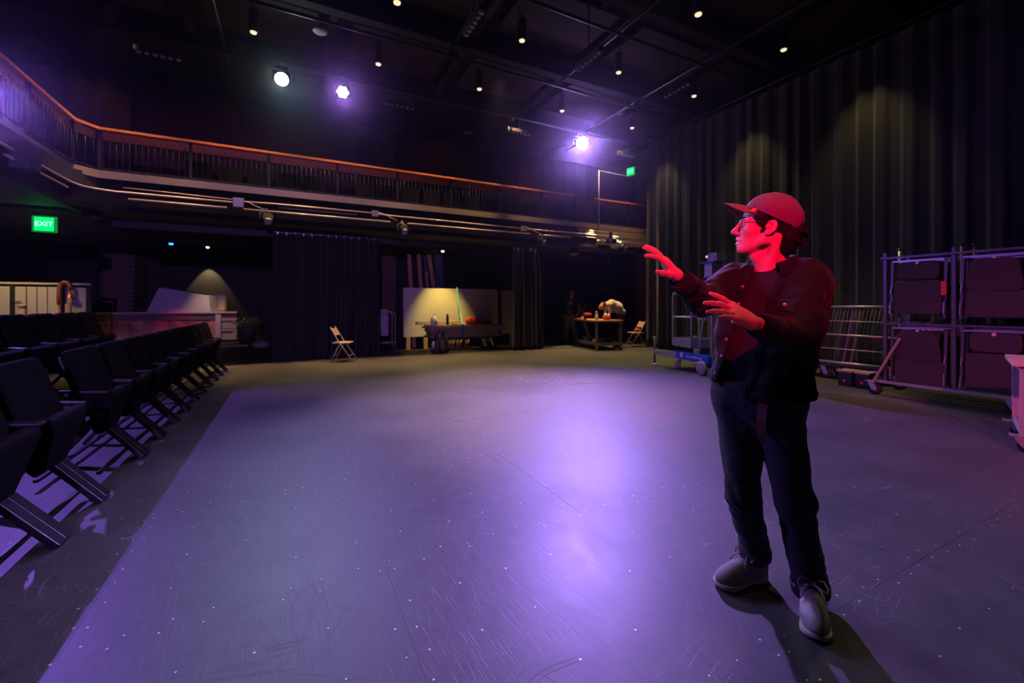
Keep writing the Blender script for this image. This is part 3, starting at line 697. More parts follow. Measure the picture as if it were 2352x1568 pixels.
# copper lamp arching over the cap, with its cone shade
m_copper = M('copper', (.72, .26, .10), .3, .7)
p0 = atv(133, 705, 14.85); cl = thing('copper_lamp', 'copper gooseneck lamp with a cone shade arching over the partition cap', 'lamp', (p0.x, 14.85, 0))
rr = lambda px, py: (atv(px, py, 14.85).x-p0.x, 0, atv(px, py, 14.85).z)
MB().tube([rr(136, 700), rr(135, 680), rr(136, 663), rr(140, 652), rr(147, 647), rr(155, 648), rr(160, 656), rr(162, 668)], .045, 10).build('gooseneck', m_copper, cl)
q = rr(162, 684); MB().lathe([(.09, -.03), (.085, 0), (.04, .1), (.012, .17)], q, 16).build('shade', m_copper, cl)
MB().cyl((p0.x*0, 0, 0), rr(136, 700), .02, 8).build('stand', m_copper, cl)
p1 = atv(51, 712, 14.6); vt = thing('tall_cup', 'slim pink cup with a pale rim in front of the pale partition', 'cup', (p1.x, 14.6, 0))
MB().lathe([(.05, 0), (.055, .9), (.06, 1.28)], (0, 0, 0), 16).build('cup_body', M('pink_ceramic', (.55, .33, .30), .5), vt); MB().lathe([(.075, 1.28), (.08, 1.33), (.07, 1.34)], (0, 0, 0), 16).build('rim', m_cap, vt)
p1 = atv(157, 712, 14.5); vt = thing('candle_glass', 'small pink candle glass at the right end of the partition', 'candle', (p1.x, 14.5, 0))
MB().lathe([(.05, 0), (.055, .9), (.06, 1.36)], (0, 0, 0), 16).build('glass_body', MATS['pink_ceramic'], vt); MB().lathe([(.03, 1.36), (.02, 1.42)], (0, 0, 0), 10).build('candle_tip', m_cap, vt)

# bar counter
VC = 18.7; ux0, ux1 = atv(203, 716, VC).x, atv(545, 716, VC).x; uxl = atv(500, 716, VC).x
bar = thing('bar_counter', 'long bar counter with a pale top and red-lit front panel', 'counter', (ux0, VC, 0)); W = ux1-ux0; WL = uxl-ux0
MB().box((W/2, .33, 1.06), (W, .84, .06), None, .008).build('worktop', M('counter_top', (.62, .50, .46), .4), bar)
MB().box((WL/2, .02, .92), (WL, .08, .22)).build('fascia_board', M('counter_brown', (.16, .10, .085), .5), bar)
m_redlit = bpy.data.materials.new('mottled_redlit_panel'); m_redlit.use_nodes = True  # magenta light on the plywood front is put into this mottled colour
_n = m_redlit.node_tree.nodes; _t = _n.new('ShaderNodeTexNoise'); _t.inputs['Scale'].default_value = 2.5; _t.inputs['Detail'].default_value = 8
_r = _n.new('ShaderNodeValToRGB'); _r.color_ramp.elements[0].color = (.22, .03, .05, 1); _r.color_ramp.elements[1].color = (.72, .30, .28, 1); _r.color_ramp.elements[0].position = .35; _r.color_ramp.elements[1].position = .7
_c = _n.new('ShaderNodeTexCoord'); m_redlit.node_tree.links.new(_c.outputs['Object'], _t.inputs[0]); m_redlit.node_tree.links.new(_t.outputs[0], _r.inputs[0]); m_redlit.node_tree.links.new(_r.outputs[0], _n['Principled BSDF'].inputs['Base Color'])
k = 5
for i in range(k): MB().box((WL*(i+.5)/k, .05, .44), (WL/k-.012, .05, .76)).build('front_panel', m_redlit, bar)
MB().box((WL+.02, .0, .53), (.16, .12, 1.02)).build('end_post', M('pale_post', (.60, .50, .56), .5), bar)
cb = M('birch_drawer', (.50, .40, .30), .5, noise=.1)
MB().box((WL+.1+(W-WL-.1)/2, .3, .56), (W-WL-.1, .6, .9)).build('cabinet_body', M('cabinet_brown', (.20, .13, .10), .5), bar)
for z, h in ((.66, .36), (.26, .38)):
    dr = MB().box((WL+.1+(W-WL-.1)/2, -.02, z), (W-WL-.16, .03, h)).build('drawer', cb, bar)
    MB().box((WL+.1+(W-WL-.1)/2-.05, -.045, z+h/2-.09), ((W-WL)*.55, .03, .03)).build('drawer_pull', m_black, dr)
spot((-2.6, 17.2, 3.1), (-2.3, 18.7, .5), 130, (1.0, .62, .30), 56, .9, .05, 'lobby_downlight_beam')
spot((-3.4, 17.3, 2.2), (-3.5, 18.7, .05), 34, (1.0, .12, .16), 46, .6, .05, 'bar_red_fill')  # added red fill hanging free before the counter front, no lamp there
# foam wedge and framed picture on the counter
z0 = 1.092
x = lambda px: atv(px, 700, 18.95).x
fz = lambda py: atv(430, py, 18.95).z
A = [(x(342), z0), (x(487), z0), (x(482), fz(679)), (x(440), fz(672)), (x(370), fz(661))]
fm = mobj('foam_block', [(p[0]-x(342), -.28, p[1]) for p in A]+[(p[0]-x(342)+.15, .30, p[1]-.0) for p in A], [(0, 1, 2, 3, 4), (9, 8, 7, 6, 5)]+[(i, 5+i, 5+(i+1) % 5, (i+1) % 5) for i in range(5)], M('white_foam', (.70, .68, .78), .8, noise=.05))
fm.location = (x(342), 18.95, 0); tag(fm, 'large lavender-lit wedge-shaped foam block lying on the bar counter', 'foam block')
fr = thing('picture_frame', 'orange wooden frame with a cream picture standing behind the foam block', 'picture frame', (x(497)-.02, 19.40, z0), 0)
FW, FH = .56, .66
of = M('orange_frame', (.62, .27, .06), .4)
for (c, d_) in (((0, 0, .03), (FW, .05, .06)), ((0, 0, FH-.03), (FW, .05, .06)), ((-FW/2+.03, 0, FH/2), (.06, .05, FH)), ((FW/2-.03, 0, FH/2), (.06, .05, FH))): MB().box(c, d_).build('frame_side', of, fr)
MB().box((0, .01, FH/2), (FW-.1, .02, FH-.1)).build('picture', M('cream_print', (.85, .72, .50), .6, noise=.25, nscale=5), fr)
spot((x(497), 18.2, 3.1), (x(497)-.1, 19.0, 1.3), 26, (1, .78, .45), 24, .8, .03, 'lobby_downlight_beam')
spot((atv(478, 600, 20.75).x, 20.7, 3.18), (atv(478, 600, 20.75).x, 21.0, 1.2), 95, (1.0, .80, .40), 66, .35, .02, 'lobby_downlight_beam')
# planter
p = gnd(567, 787); pl = thing('potted_plant', 'leafy green plant with small flowers in a dark wooden planter', 'plant', (p.x, p.y, 0))
MB().lathe([(.22, 0), (.27, .35), (.30, .62), (.27, .62), (.25, .56)], (0, 0, 0), 20).build('planter', M('dark_planter', (.09, .05, .035), .6, noise=.2), pl)
rl = random.Random(5); lf = MB().add([(0, 0, 0), (.07, .025, .02), (.16, 0, .0), (.07, -.025, .02)], [(0, 1, 2, 3)]); lm = lf.mesh('leaf', M('leaf_green', (.14, .32, .07), .5, noise=.3))
for i in range(110):
    a = rl.uniform(0, 2*PI); r_ = rl.random()**.5*.36; o = link(bpy.data.objects.new('leaf', lm), pl)
    o.location = (r_*math.cos(a), r_*math.sin(a), .62+rl.uniform(0, .30)*(1-r_*1.2)); o.rotation_euler = (rl.uniform(-.6, .6), rl.uniform(-.9, .5), a); o.scale = (rl.uniform(.7, 1.3),)*3
fm_ = [M('flower_orange', (.8, .28, .12), .5), M('flower_white', (.8, .78, .6), .5)]
for i in range(7):
    a = rl.uniform(0, 2*PI); MB().lathe([(.01, 0), (.035, .02), (.04, .035), (.01, .04)], (.26*math.cos(a), .26*math.sin(a), .72+rl.uniform(0, .18)), 8).build('flower', fm_[i % 2], pl)
spot((p.x+.2, p.y-.8, 3.1), (p.x, p.y, .6), 16, WARM, 40, .8, .04, 'lobby_downlight_beam')
p = gnd(620, 797); bg = thing('canvas_bag', 'crumpled pale bag lying on the floor left of the wide drape', 'bag', (p.x-.25, p.y, 0))
MB().lathe([(.20, 0), (.26, .06), (.24, .14), (.14, .20), (.05, .21)], (0, 0, 0), 16).build('bag_body', M('canvas', (.35, .28, .2), .9, noise=.3), bg); MB().tube([(-.1, -.1, .18), (-.12, -.14, .28), (.1, -.14, .28), (.1, -.1, .18)], .012, 6).build('strap', m_black, bg)
p = gnd(528, 796); tag(MB().box((0, 0, .03), (.9, .35, .05), None, .005).build('floor_board', M('pale_board', (.45, .38, .30), .6)), 'pale board lying on the floor in front of the bar cabinet', 'board').location = (p.x+.05, p.y, 0)
# blue indicator, lamps under the gallery soffit
for (px, py, nm, bl) in ((393, 560, 'glowing blue', 1), (477, 568, 'small warm', 0), (417, 533, 'dim round', 2), (215, 499, 'broad pale', 3), (1017, 577, 'small bright warm', 0), (1318, 584, 'broad dim', 3), (1398, 603, 'tiny pale', 2)):
    d_ = {1: 12., 0: 14.5, 2: 13., 3: 9.5}[bl]
    if px > 1000: d_ = 14.0 if px < 1390 else 15.2
    q = at(px, py, d_); t = thing('soffit_light', '%s lamp under the gallery soffit' % nm+(', next to the column' if px < 300 else ', above the bar' if px < 460 else '' if px < 1000 else ', over the lumber' if px < 1100 else ', right of the narrow drape' if px < 1350 else ', over the workbench'), 'lamp', q, 0, 'soffit lamps')
    mm = {1: M('blue_led', (.02, .1, 1), .3, 0, 6, (.02, .15, 1)), 0: M('warm_led', (1, .8, .5), .3, 0, 4, (1, .75, .4)), 2: M('dim_lamp', (.5, .36, .22), .5), 3: M('pale_lamp', (.45, .40, .36), .5)}[bl]
    r_ = {1: .055, 0: .05, 2: .06, 3: .15}[bl]
    MB().lathe([(r_*.5, -.03), (r_, -.01), (r_, .02)], (0, 0, 0), 14).build('lens', mm, t); MB().lathe([(r_*1.15, 0), (r_*1.15, .05), (r_*.8, max(.08, 3.22-q.z))], (0, 0, .02), 14).build('housing', m_can, t)

# ---------------------------------------------------------------- folding chairs
m_beige = M('beige_enamel', (.50, .40, .33), .42, .1)
def folding_chair(loc, rz, label):
    t = thing('folding_chair', label, 'folding chair', loc, rz, 'folding chairs')
    # chair faces +x
    MB().box((.02, 0, .445), (.40, .40, .03), None, .014).build('seat', m_beige, t)
    for s_ in (-1, 1):
        MB().tube([(.30, s_*.215, .0), (-.02, s_*.215, .47), (-.20, s_*.20, .78), (-.215, s_*.17, .81)], .0125, 8).build('front_leg_and_back_post', m_beige, t)
        MB().tube([(-.22, s_*.195, .0), (.0, s_*.195, .43), (.06, s_*.195, .44)], .0125, 8).build('rear_leg', m_beige, t)
    MB().bar((-.105, 0, .62), (-.195, 0, .775), .40, .018, (0, 1, 0)) .build('unused', m_beige, t) if False else None
    R = Matrix.Rotation(math.atan2(-.09, .155), 3, 'Y'); MB().box((-.155, 0, .70), (.02, .39, .19), R, .008).build('backrest', m_beige, t)
    MB().cyl((.20, -.215, .15), (.20, .215, .15), .009, 8).build('front_brace', m_beige, t); MB().cyl((-.145, -.195, .15), (-.145, .195, .15), .009, 8).build('rear_brace', m_beige, t)
    return t
a, b_ = gnd(757, 829), gnd(819, 829); c = (a+b_)/2; ang = math.atan2(b_.y-a.y, b_.x-a.x)
folding_chair((c.x-.02, c.y-.05, .004), ang+.12, 'beige metal folding chair standing in front of the wide black drape')
b2 = gnd(1461, 797); folding_chair((b2.x+.15, b2.y+.15, .004), PI-TH+.15, 'beige metal folding chair half hidden by the tall drape, right of the workbench')
cu = thing('red_cushion', 'small red bundle lying on the half-hidden folding chair', 'cushion', (b2.x+.18, b2.y+.15, .465)); MB().lathe([(.07, 0), (.10, .04), (.08, .1), (.02, .12)], (0, 0, 0), 12).build('bundle', M('red_cloth', (.45, .06, .05), .8), cu)

# ---------------------------------------------------------------- grey cabinet on a trolley beside the drape
p = gnd(893, 802); gc = thing('trolley_cabinet', 'grey cabinet on a tubular trolley at the right edge of the wide drape', 'trolley', (p.x, p.y, 0)); gr = M('grey_lilac_box', (.42, .38, .46), .5)
MB().box((-.27, .05, .72), (.46, .4, .60), None, .01).build('cabinet', gr, gc); MB().box((-.27, .05, 1.12), (.44, .38, .16), None, .01).build('top_tray', gr, gc)
for y in (-.18, .25): MB().tube([(.16, y, .02), (.16, y, 1.0), (.12, y, 1.1), (.02, y, 1.14), (-.5, y, 1.14)], .018, 8).build('side_tube', m_conduit, gc)
MB().box((-.2, .03, .22), (.72, .42, .03)).build('lower_shelf', m_conduit, gc); MB().box((-.24, -.16, .75), (.06, .01, .1)).build('handle', m_cap, gc)
for x_ in (-.45, .12): MB().cyl((x_, -.19, .05), (x_, -.15, .05), .045, 12).build('wheel', m_black, gc)
qq = atv(880, 688, 14.9); tl = thing('status_lamp', 'tiny glowing teal light on the brick beside the wide drape', 'lamp', qq); MB().lathe([(.03, 0), (.035, .012), (.015, .025)], (0, 0, 0), 12, Matrix.Rotation(PI/2, 3, 'X')).build('lens', M('teal_led', (.05, .6, .6), .3, 0, 5, (.06, .75, .8)), tl); MB().box((0, .02, 0), (.09, .03, .09)).build('plate', m_can, tl)
uu0, uu1 = atv(866, 600, 14.95).x, atv(908, 600, 14.95).x
MB().box(((uu0+uu1)/2, 15.02, 1.6), (uu1-uu0, .3, 3.2)).build('brick_pilaster', BRICKW, w2)

# ---------------------------------------------------------------- lumber, flats and board stack
m_pine = M('pine', (.50, .28, .15), .6, noise=.2, nscale=5, stretch=(6, 6, .5)); m_ply = M('plywood_face', (.52, .49, .42), .7, noise=.06, nscale=4); m_navy = M('navy_board', (.06, .07, .14), .6)
def flat(u0, u1, v, z0, z1, label, mat, lean=.08):
    t = thing('scenery_flat', label, 'scenery flat', (u0, v, z0), 0, 'scenery flats'); W = u1-u0; H = z1-z0; R = Matrix.Rotation(-lean, 3, 'X')
    o1 = MB().box((W/2, 0, H/2), (W, .02, H), None).build('face', mat, t)
    for x_ in (.03, W-.03, W/2): MB().box((x_, .04, H/2), (.06, .06, H)).build('stile', m_pine, t)
    for z in (.03, H-.03): MB().box((W/2, .04, z), (W-.13, .06, .06)).build('rail', m_pine, t)
    MB().box((-.025, .0, H/2), (.05, .09, H)).build('edge_batten', M('pink_edge', (.55, .36, .36), .6), t)
    t.rotation_euler = (-lean*.4, 0, 0)
    return t
uA, uB = atv(930, 700, 12.75).x, atv(1141, 700, 12.85).x
flat(uA, uB, 12.75, .38, 1.845, 'large pale plywood flat glowing yellow under a downlight', m_ply)
flat(atv(1155, 700, 12.95).x, atv(1192, 700, 12.95).x+.25, 12.95, .38, 1.83, 'narrow pale flat between the big flat and the narrow drape', m_ply)
for px in (938, 978, 1120, 1180):
    u = atv(px, 785, 12.75).x; tag(MB().box((u, 12.80 if px < 1150 else 12.98, .19), (.12, .12, .372)).build('support_block', m_pine), 'short timber block propping up the flats near %s' % {938: 'their left end', 978: 'the backpack', 1120: 'the gap', 1180: 'the narrow drape'}[px], 'timber block', 'timber blocks under the flats')
lg = [(944, 582, 945, .12, m_pine, 'leftmost'), (966, 583, 968, .12, m_pine, 'second from the left'), (990, 583, 998, .13, m_pine, 'tallest right-leaning'), (984, 622, 985, .09, m_pine, 'shortest')]
for (pt_, py, pb, w_, mt, nm) in lg:
    a = atv(pt_, py, 13.5); b_ = atv(pb+1, 700, 13.3); b_.z = .005; b_.x = a.x+(atv(pb, 660, 13.4).x-atv(pt_, 660, 13.4).x)*2.6
    a.y = 13.75; b_.y = 13.25
    tag(MB().bar(tuple(b_), tuple(a), w_, .045, (0, 1, 0)).build('pine_plank', mt), 'upright pine plank behind the yellow flat, %s of four' % nm, 'plank', 'upright planks')
for (px, w_, py, nm) in ((978, .13, 586, 'left'), (1008, .26, 584, 'right')):
    a = atv(px, py, 13.85)
    tag(MB().bar((a.x+.1, 13.55, .005), (a.x, 13.95, a.z), w_, .03, (0, 1, 0)).build('navy_board', m_navy), 'dark navy board leaning behind the planks, the %s one' % nm, 'board', 'navy boards')
# stack of boards on a wheeled truck
uS0, uS1, vS = 3.44, 5.75, 12.05
m_bd = [M('board_brown', (.30, .20, .17), .6, noise=.15), M('board_tan', (.40, .27, .20), .6, noise=.15), M('board_grey', (.30, .24, .24), .6, noise=.1)]
zz = .40; rb = random.Random(9); nms = ['lowest', 'second from the bottom', 'third from the bottom', 'middle', 'third from the top', 'second from the top', 'topmost']
for i in range(7):
    h = (.055, .05, .055, .04, .06, .05, .045)[i]; d0, d1 = rb.uniform(-.06, .12), rb.uniform(-.12, .1)
    if i in (3, 4): d1 += .12
    tag(MB().box(((uS0+d0+uS1+d1)/2, vS+rb.uniform(-.04, .04), zz+h/2), (uS1+d1-uS0-d0, .62, h-.006), None, .003).build('timber_board', m_bd[i % 3]), 'brown board in the strapped stack, %s of seven' % nms[i], 'board', 'stack of boards'); zz += h
ZT = zz
tr = thing('lumber_truck', 'low wheeled truck carrying the stack of boards', 'trolley', ((uS0+uS1)/2, vS, 0))
MB().box((0, 0, .36), (1.9, .6, .06)).build('deck', m_black, tr)
for x_ in (-.75, .55, .80):
    w_ = MB().cyl((x_, -.3, .13), (x_, -.25, .13), .13, 18).build('wheel', m_black, tr); MB().bar((x_+.03, -.32, .10), (x_-.07, -.32, .34), .07, .01, (0, 1, 0)).build('caster_fork', m_silver, tr)
for x_ in (-.8, .7): MB().box((x_, .2, .17), (.08, .08, .34)).build('leg', m_pine, tr)
for i in range(6):
    tag(MB().box((4.35+i*.12, 12.55, .25), (.06, .04, .48), Matrix.Rotation(.18*(i % 2), 3, 'Y')).build('offcut', m_pine), 'short pine offcut standing under the board stack, %s from the left' % ORD[i], 'offcut', 'pine offcuts')
st = thing('blue_strap', 'light blue strap running down over the flat and the board stack', 'strap', (0, 0, 0)); m_strap = M('pale_blue_webbing', (.22, .55, .72), .6); m_strap2 = M('blue_webbing', (.05, .10, .50), .6)
pts = [atv(1049, 660, 12.66), atv(1052, 690, 12.62), atv(1057, 718, 12.56), atv(1060, 735, 12.3)]
sv = MB()
for a, b_ in zip(pts[:-1], pts[1:]): sv.bar(a, b_, .055, .006, (0, 1, 0))
sv.build('upper_webbing', m_strap, st); MB().bar((atv(1062, 742, vS-.36).x, vS-.36, ZT+.02), (atv(1063, 742, vS-.36).x, vS-.36, .38), .05, .006, (0, 1, 0)).build('lower_webbing', m_strap2, st)
MB().bar((atv(1062, 742, vS-.36).x, vS-.36, ZT+.01), tuple(pts[-1]), .05, .006).build('middle_webbing', m_strap, st)
uP0, uP1 = atv(957, 740, 12.15).x, atv(1061, 740, 12.15).x
tag(MB().box(((uP0+uP1)/2, 12.22, ZT+.055), (uP1-uP0, .14, .10), None, .004).build('pine_beam', M('lit_pine', (.75, .56, .33), .5, noise=.1)), 'brightly lit pine beam lying on the board stack behind the jug', 'beam')  # pine tone brightened: the yellow downlight is put into the colour
def on_stack(px, name, label, cat, v=11.95): 
    q = atv(px, 742, v); return thing(name, label, cat, (q.x, v, ZT+.001))
jg = on_stack(997, 'milk_jug', 'white plastic jug with a blue label on the board stack', 'jug'); JW = M('milky_plastic', (.82, .80, .74), .4)
MB().lathe([(.085, 0), (.095, .02), (.095, .15), (.08, .21), (.045, .26), (.025, .28), (.025, .30)], (0, 0, 0), 18).build('jug_body', JW, jg); MB().lathe([(.028, .30), (.028, .325)], (0, 0, 0), 12).build('jug_cap', JW, jg); MB().box((.03, -.096, .08), (.075, .006, .06)).build('jug_label', M('blue_label', (.06, .12, .45), .5), jg)
MB().tube([(.06, 0, .20), (.10, 0, .23), (.09, 0, .28), (.03, 0, .285)], .012, 8).build('jug_handle', JW, jg)
bt = on_stack(1028, 'black_flask', 'slim black flask standing on the board stack beside the jug', 'flask'); MB().lathe([(.04, 0), (.042, .02), (.042, .20), (.032, .235)], (0, 0, 0), 16).build('flask_body', m_blackmetal, bt); MB().lathe([(.034, .235), (.036, .30), (.02, .315)], (0, 0, 0), 16).build('flask_lid', m_blackmetal, bt); MB().lathe([(.012, 0), (.012, .01)], (0, -.04, .28), 8, Matrix.Rotation(PI/2, 3, 'X')).build('emblem', m_silver, bt)
rb_ = on_stack(1092, 'red_tool_bag', 'bright red soft bag with black straps on the right of the board stack', 'bag', 12.0)
s_ = SDF((-.35, -.2, -.02), (.35, .2, .32), .012); s_.cap((-.2, 0, .10), (.18, 0, .09), .11, .09, .05); s_.cap((-.18, -.03, .16), (-.1, .03, .19), .06, .05, .05); s_.d = np.maximum(s_.d, -(s_.pts()[2]-.0)+0*s_.d); V, F = s_.mesh(); np_mesh('bag_body', V, F, M('red_nylon', (.75, .045, .03), .55, bump=.3, bscale=25), rb_)
MB().bar((-.06, -.125, .03), (.0, -.1, .2), .05, .02).bar((.0, -.1, .2), (.04, .05, .215), .05, .02).build('strap', m_black, rb_); MB().bar((.1, -.12, .02), (.09, -.06, .18), .03, .02).build('zip_pull', m_black, rb_)
gl = on_stack(1040, 'work_gloves', 'crumpled pink and grey work gloves on the board stack', 'gloves', 11.85); MB().lathe([(.03, 0), (.06, .015), (.05, .04), (.01, .05)], (0, 0, 0), 10).build('glove', M('glove_grey', (.3, .2, .18), .9), gl); MB().lathe([(.03, 0), (.05, .015), (.04, .035), (.01, .045)], (.12, .02, 0), 10).build('glove', M('glove_pink', (.5, .25, .22), .9), gl)
bj = on_stack(1117, 'black_jacket', 'small black garment heaped beside the red bag', 'garment', 12.02); MB().lathe([(.12, 0), (.15, .03), (.10, .08), (.03, .10)], (.05, 0, 0), 12).build('cloth', m_velvet, bj)
# yellow downlight on the flat
q = atv(1019, 600, 12.2); spot((q.x+.05, 11.70, 3.16), (q.x+.1, 12.55, .9), 420, (1.0, .74, .12), 54, .8, .02, 'dock_downlight_beam')
spot((atv(1185, 600, 12.4).x, 12.3, 3.16), (atv(1185, 600, 12.7).x, 12.9, 1.0), 90, (1.0, .84, .3), 46, .9, .02, 'dock_downlight_beam')
# backpack
p = gnd(1012, 811); bk = thing('backpack', 'black backpack standing upright on the floor before the board stack', 'backpack', (p.x, p.y, .004), .1)
s_ = SDF((-.35, -.25, -.03), (.35, .25, .68), .014); s_.cap((-.10, 0, .13), (-.09, 0, .44), .13, .10, .06); s_.cap((.10, 0, .13), (.09, 0, .44), .13, .10, .06); s_.cap((0, -.1, .14), (0, -.09, .3), .10, .07, .05); s_.cap((-.2, 0, .08), (.2, 0, .08), .08, .08, .06); s_.d = np.maximum(s_.d, -s_.pts()[2]+0*s_.d); V, F = s_.mesh(); np_mesh('pack_body', V, F, M('pack_nylon', (.022, .020, .022), .6, bump=.5, bscale=14), bk)
for x_ in (-.09, .09): MB().tube([(x_, -.16, .12), (x_*1.2, -.2, .3), (x_, -.15, .5), (x_*.7, -.05, .56)], .026, 8).build('shoulder_strap', m_black, bk)
MB().tube([(-.05, 0, .54), (-.04, -.02, .60), (.04, -.02, .60), (.05, 0, .54)], .014, 8).build('haul_loop', m_black, bk)
for x_, mm in ((-.22, JW), (.22, M('dull_red_bottle', (.4, .1, .1), .5))): MB().lathe([(.035, 0), (.038, .16), (.02, .2)], (x_, -.02, .14), 12).build('side_bottle', mm, bk)

# ---------------------------------------------------------------- workbench and its clutter
A_, B_, C_ = c2w(2.47, 12.55), c2w(2.02, 14.35), c2w(3.22, 12.75)   # front, left and right feet
tx = (C_-A_); ty = (B_-A_); tw, tl_ = tx.length, ty.length; rzb = math.atan2(tx.y, tx.x)
wb2 = thing('workbench', 'rolling steel workbench with an orange-lit wooden top', 'workbench', (A_.x, A_.y, 0), rzb); ZW = .885
tl_ = 1.65
MB().box((tw/2, tl_/2, ZW-.02), (tw+.10, tl_+.1, .04), None, .004).build('worktop', M('maple_top', (.58, .30, .13), .45, noise=.15), wb2)
m_grsteel = M('grey_steel', (.16, .15, .17), .45, .5)
for x_ in (0, tw):
    for y in (0, tl_):
        MB().box((x_, y, .48), (.055, .055, .76)).build('leg', m_grsteel, wb2); cc = MB().cyl((x_-.02, y, .06), (x_+.02, y, .06), .06, 16).build('caster', M('rubber_grey', (.10, .09, .10), .6), wb2); MB().box((x_, y, .11), (.07, .05, .05)).build('caster_fork', m_grsteel, cc)
for z in (.835, .18):
    MB().bar((0, 0, z), (tw, 0, z), .05, .07).bar((0, tl_, z), (tw, tl_, z), .05, .07).bar((0, 0, z), (0, tl_, z), .05, .07).bar((tw, 0, z), (tw, tl_, z), .05, .07).build('frame_rail', m_grsteel, wb2)
MB().box((tw/2, tl_/2, .20), (tw-.02, tl_-.02, .02)).build('lower_shelf', m_grsteel, wb2)
Rb = Matrix.Rotation(rzb, 3, 'Z')
def on_bench(x_, y, z=ZW): return tuple(A_+Rb @ Vector((x_, y, 0))+Vector((0, 0, z+.001)))
gb = thing('glue_bottle', 'clear glue bottle with an orange nozzle on the workbench', 'bottle', on_bench(.12, .25)); MB().lathe([(.05, 0), (.055, .03), (.05, .14), (.03, .18)], (0, 0, 0), 14).build('bottle_body', M('clear_plastic', (.62, .55, .42), .3), gb); MB().lathe([(.03, .18), (.035, .22), (.012, .27)], (0, 0, 0), 12).build('nozzle', M('orange_cap', (.85, .13, .05), .4), gb)
rc = thing('red_tub', 'red tub filled with pale knobs on the workbench', 'tub', on_bench(.45, .22)); MB().lathe([(.10, 0), (.11, .1), (.10, .105)], (0, 0, 0), 16).build('tub', M('red_plastic', (.65, .04, .03), .45), rc)
for (x_, y, z) in ((-.05, 0, .14), (.05, -.02, .13), (.0, .05, .15)): MB().lathe([(.02, -.04), (.042, -.015), (.042, .015), (.02, .04)], (x_, y, z), 10).build('knob', JW, rc)
ds = thing('red_drill', 'red power drill lying on the workbench beside the glue bottle', 'drill', on_bench(.05, .75)); MB().cyl((-.12, 0, .16), (.12, 0, .16), .045, 12).build('motor_housing', MATS['red_plastic'], ds); MB().bar((-.05, 0, .14), (-.08, 0, .0), .05, .06).build('grip', m_black, ds); MB().cyl((.12, 0, .16), (.18, 0, .16), .025, 10, .012).build('chuck', m_silver, ds)
pc = thing('paint_rag', 'pinkish paper scraps at the left end of the workbench', 'paper', on_bench(-.02, 1.2)); MB().box((0, 0, .01), (.2, .25, .02), None, .005).build('sheet', M('pink_paper', (.6, .32, .3), .8), pc); MB().lathe([(.04, .02), (.05, .05), (.02, .07)], (.06, -.1, 0), 10).build('scrap', JW, pc)
for i, (x_, y, mm, nm) in enumerate(((.2, .3, m_pine, 'pine box'), (.55, .5, M('violet_cloth', (.2, .08, .2), .8), 'violet bundle'), (.3, 1.2, m_cap, 'white tray'))):
    t = thing('shelf_item', '%s on the lower shelf of the workbench' % nm, 'storage', on_bench(x_, y, .212)); MB().box((0, 0, .05), (.28, .22, .1), None, .02).build('body', mm, t); MB().box((0, 0, .106), (.2, .16, .012)).build('lid', mm, t)
# timber trestle behind the bench, shelf unit with red board, bag and paper on the floor
q = c2w(2.35, 14.75); te = thing('timber_prop', 'angled timber prop legs standing behind the left end of the workbench', 'trestle', (q.x, q.y, 0)); m_amber = M('amber_timber', (.55, .30, .08), .5)
MB().bar((.0, .12, 0), (.30, .0, 1.3), .09, .05).build('leg', m_amber, te) if False else None
MB().bar((.52, .1, .01), (.12, .1, .95), .08, .05, (0, 1, 0)).build('leg', m_amber, te); MB().bar((.12, .1, .95), (.30, .1, 1.35), .05, .03, (0, 1, 0)).build('brace', m_amber, te)
q0, q1 = atv(1366, 660, 14.7), atv(1452, 660, 14.7)
sh = thing('shelf_unit', 'dark shelving with a dull red board on top behind the workbench', 'shelf', (q0.x, 14.75, 0)); Wd = q1.x-q0.x
for x_ in (.05, Wd-.05): MB().box((x_, 0, .95), (.06, .5, 1.9)).build('upright', m_black, sh)
for z in (.3, .8, 1.3): MB().box((Wd/2, 0, z), (Wd-.1, .5, .03)).build('shelf_board', m_black, sh)
MB().box((Wd/2, 0, 1.93), (Wd, .55, .12)).build('red_board', M('dull_red', (.22, .03, .03), .6), sh); MB().box((Wd/2+.15, 0, 2.08), (Wd*.75, .45, .16), None, .02).build('red_case', MATS['dull_red'], sh)
for i, x_ in enumerate((.25, .6, .95)): 
    t = thing('paint_can', 'dull metal can on the dark shelving, %s from the left' % ORD[i], 'can', (q0.x+x_, 14.6, 1.317), 0, 'cans on the shelving'); MB().lathe([(.08, 0), (.085, .2), (.075, .21)], (0, 0, 0), 14).build('can_body', m_grsteel, t); MB().tube([(-.085, 0, .17), (-.06, -.04, .08), (.06, -.04, .08), (.085, 0, .17)], .004, 6).build('handle', m_silver, t)
p = gnd(1283, 790); bg = thing('duffel_bag', 'dark brown duffel bag on the floor right of the narrow drape', 'bag', (p.x, p.y+.2, 0), .3); s_ = SDF((-.45, -.25, -.02), (.45, .25, .42), .016); s_.cap((-.22, 0, .15), (.22, 0, .14), .15, .14, .05); s_.d = np.maximum(s_.d, -s_.pts()[2]+0*s_.d); V, F = s_.mesh(); np_mesh('bag_body', V, F, M('brown_canvas', (.07, .045, .035), .8, bump=.4, bscale=15), bg); MB().tube([(-.12, -.13, .18), (-.1, -.16, .34), (.08, -.16, .34), (.1, -.13, .18)], .014, 6).build('handle', M('tan_strap', (.3, .22, .15), .7), bg)
p = gnd(1290, 796); tag(MB().prism([(-.35, -.12), (.4, -.2), (.45, .12), (-.3, .16)], .003, .008).build('floor_paper', M('blue_grey_paper', (.30, .34, .42), .7)), 'flat blue-grey sheet on the floor between narrow drape and workbench', 'sheet').location = (p.x, p.y, 0)
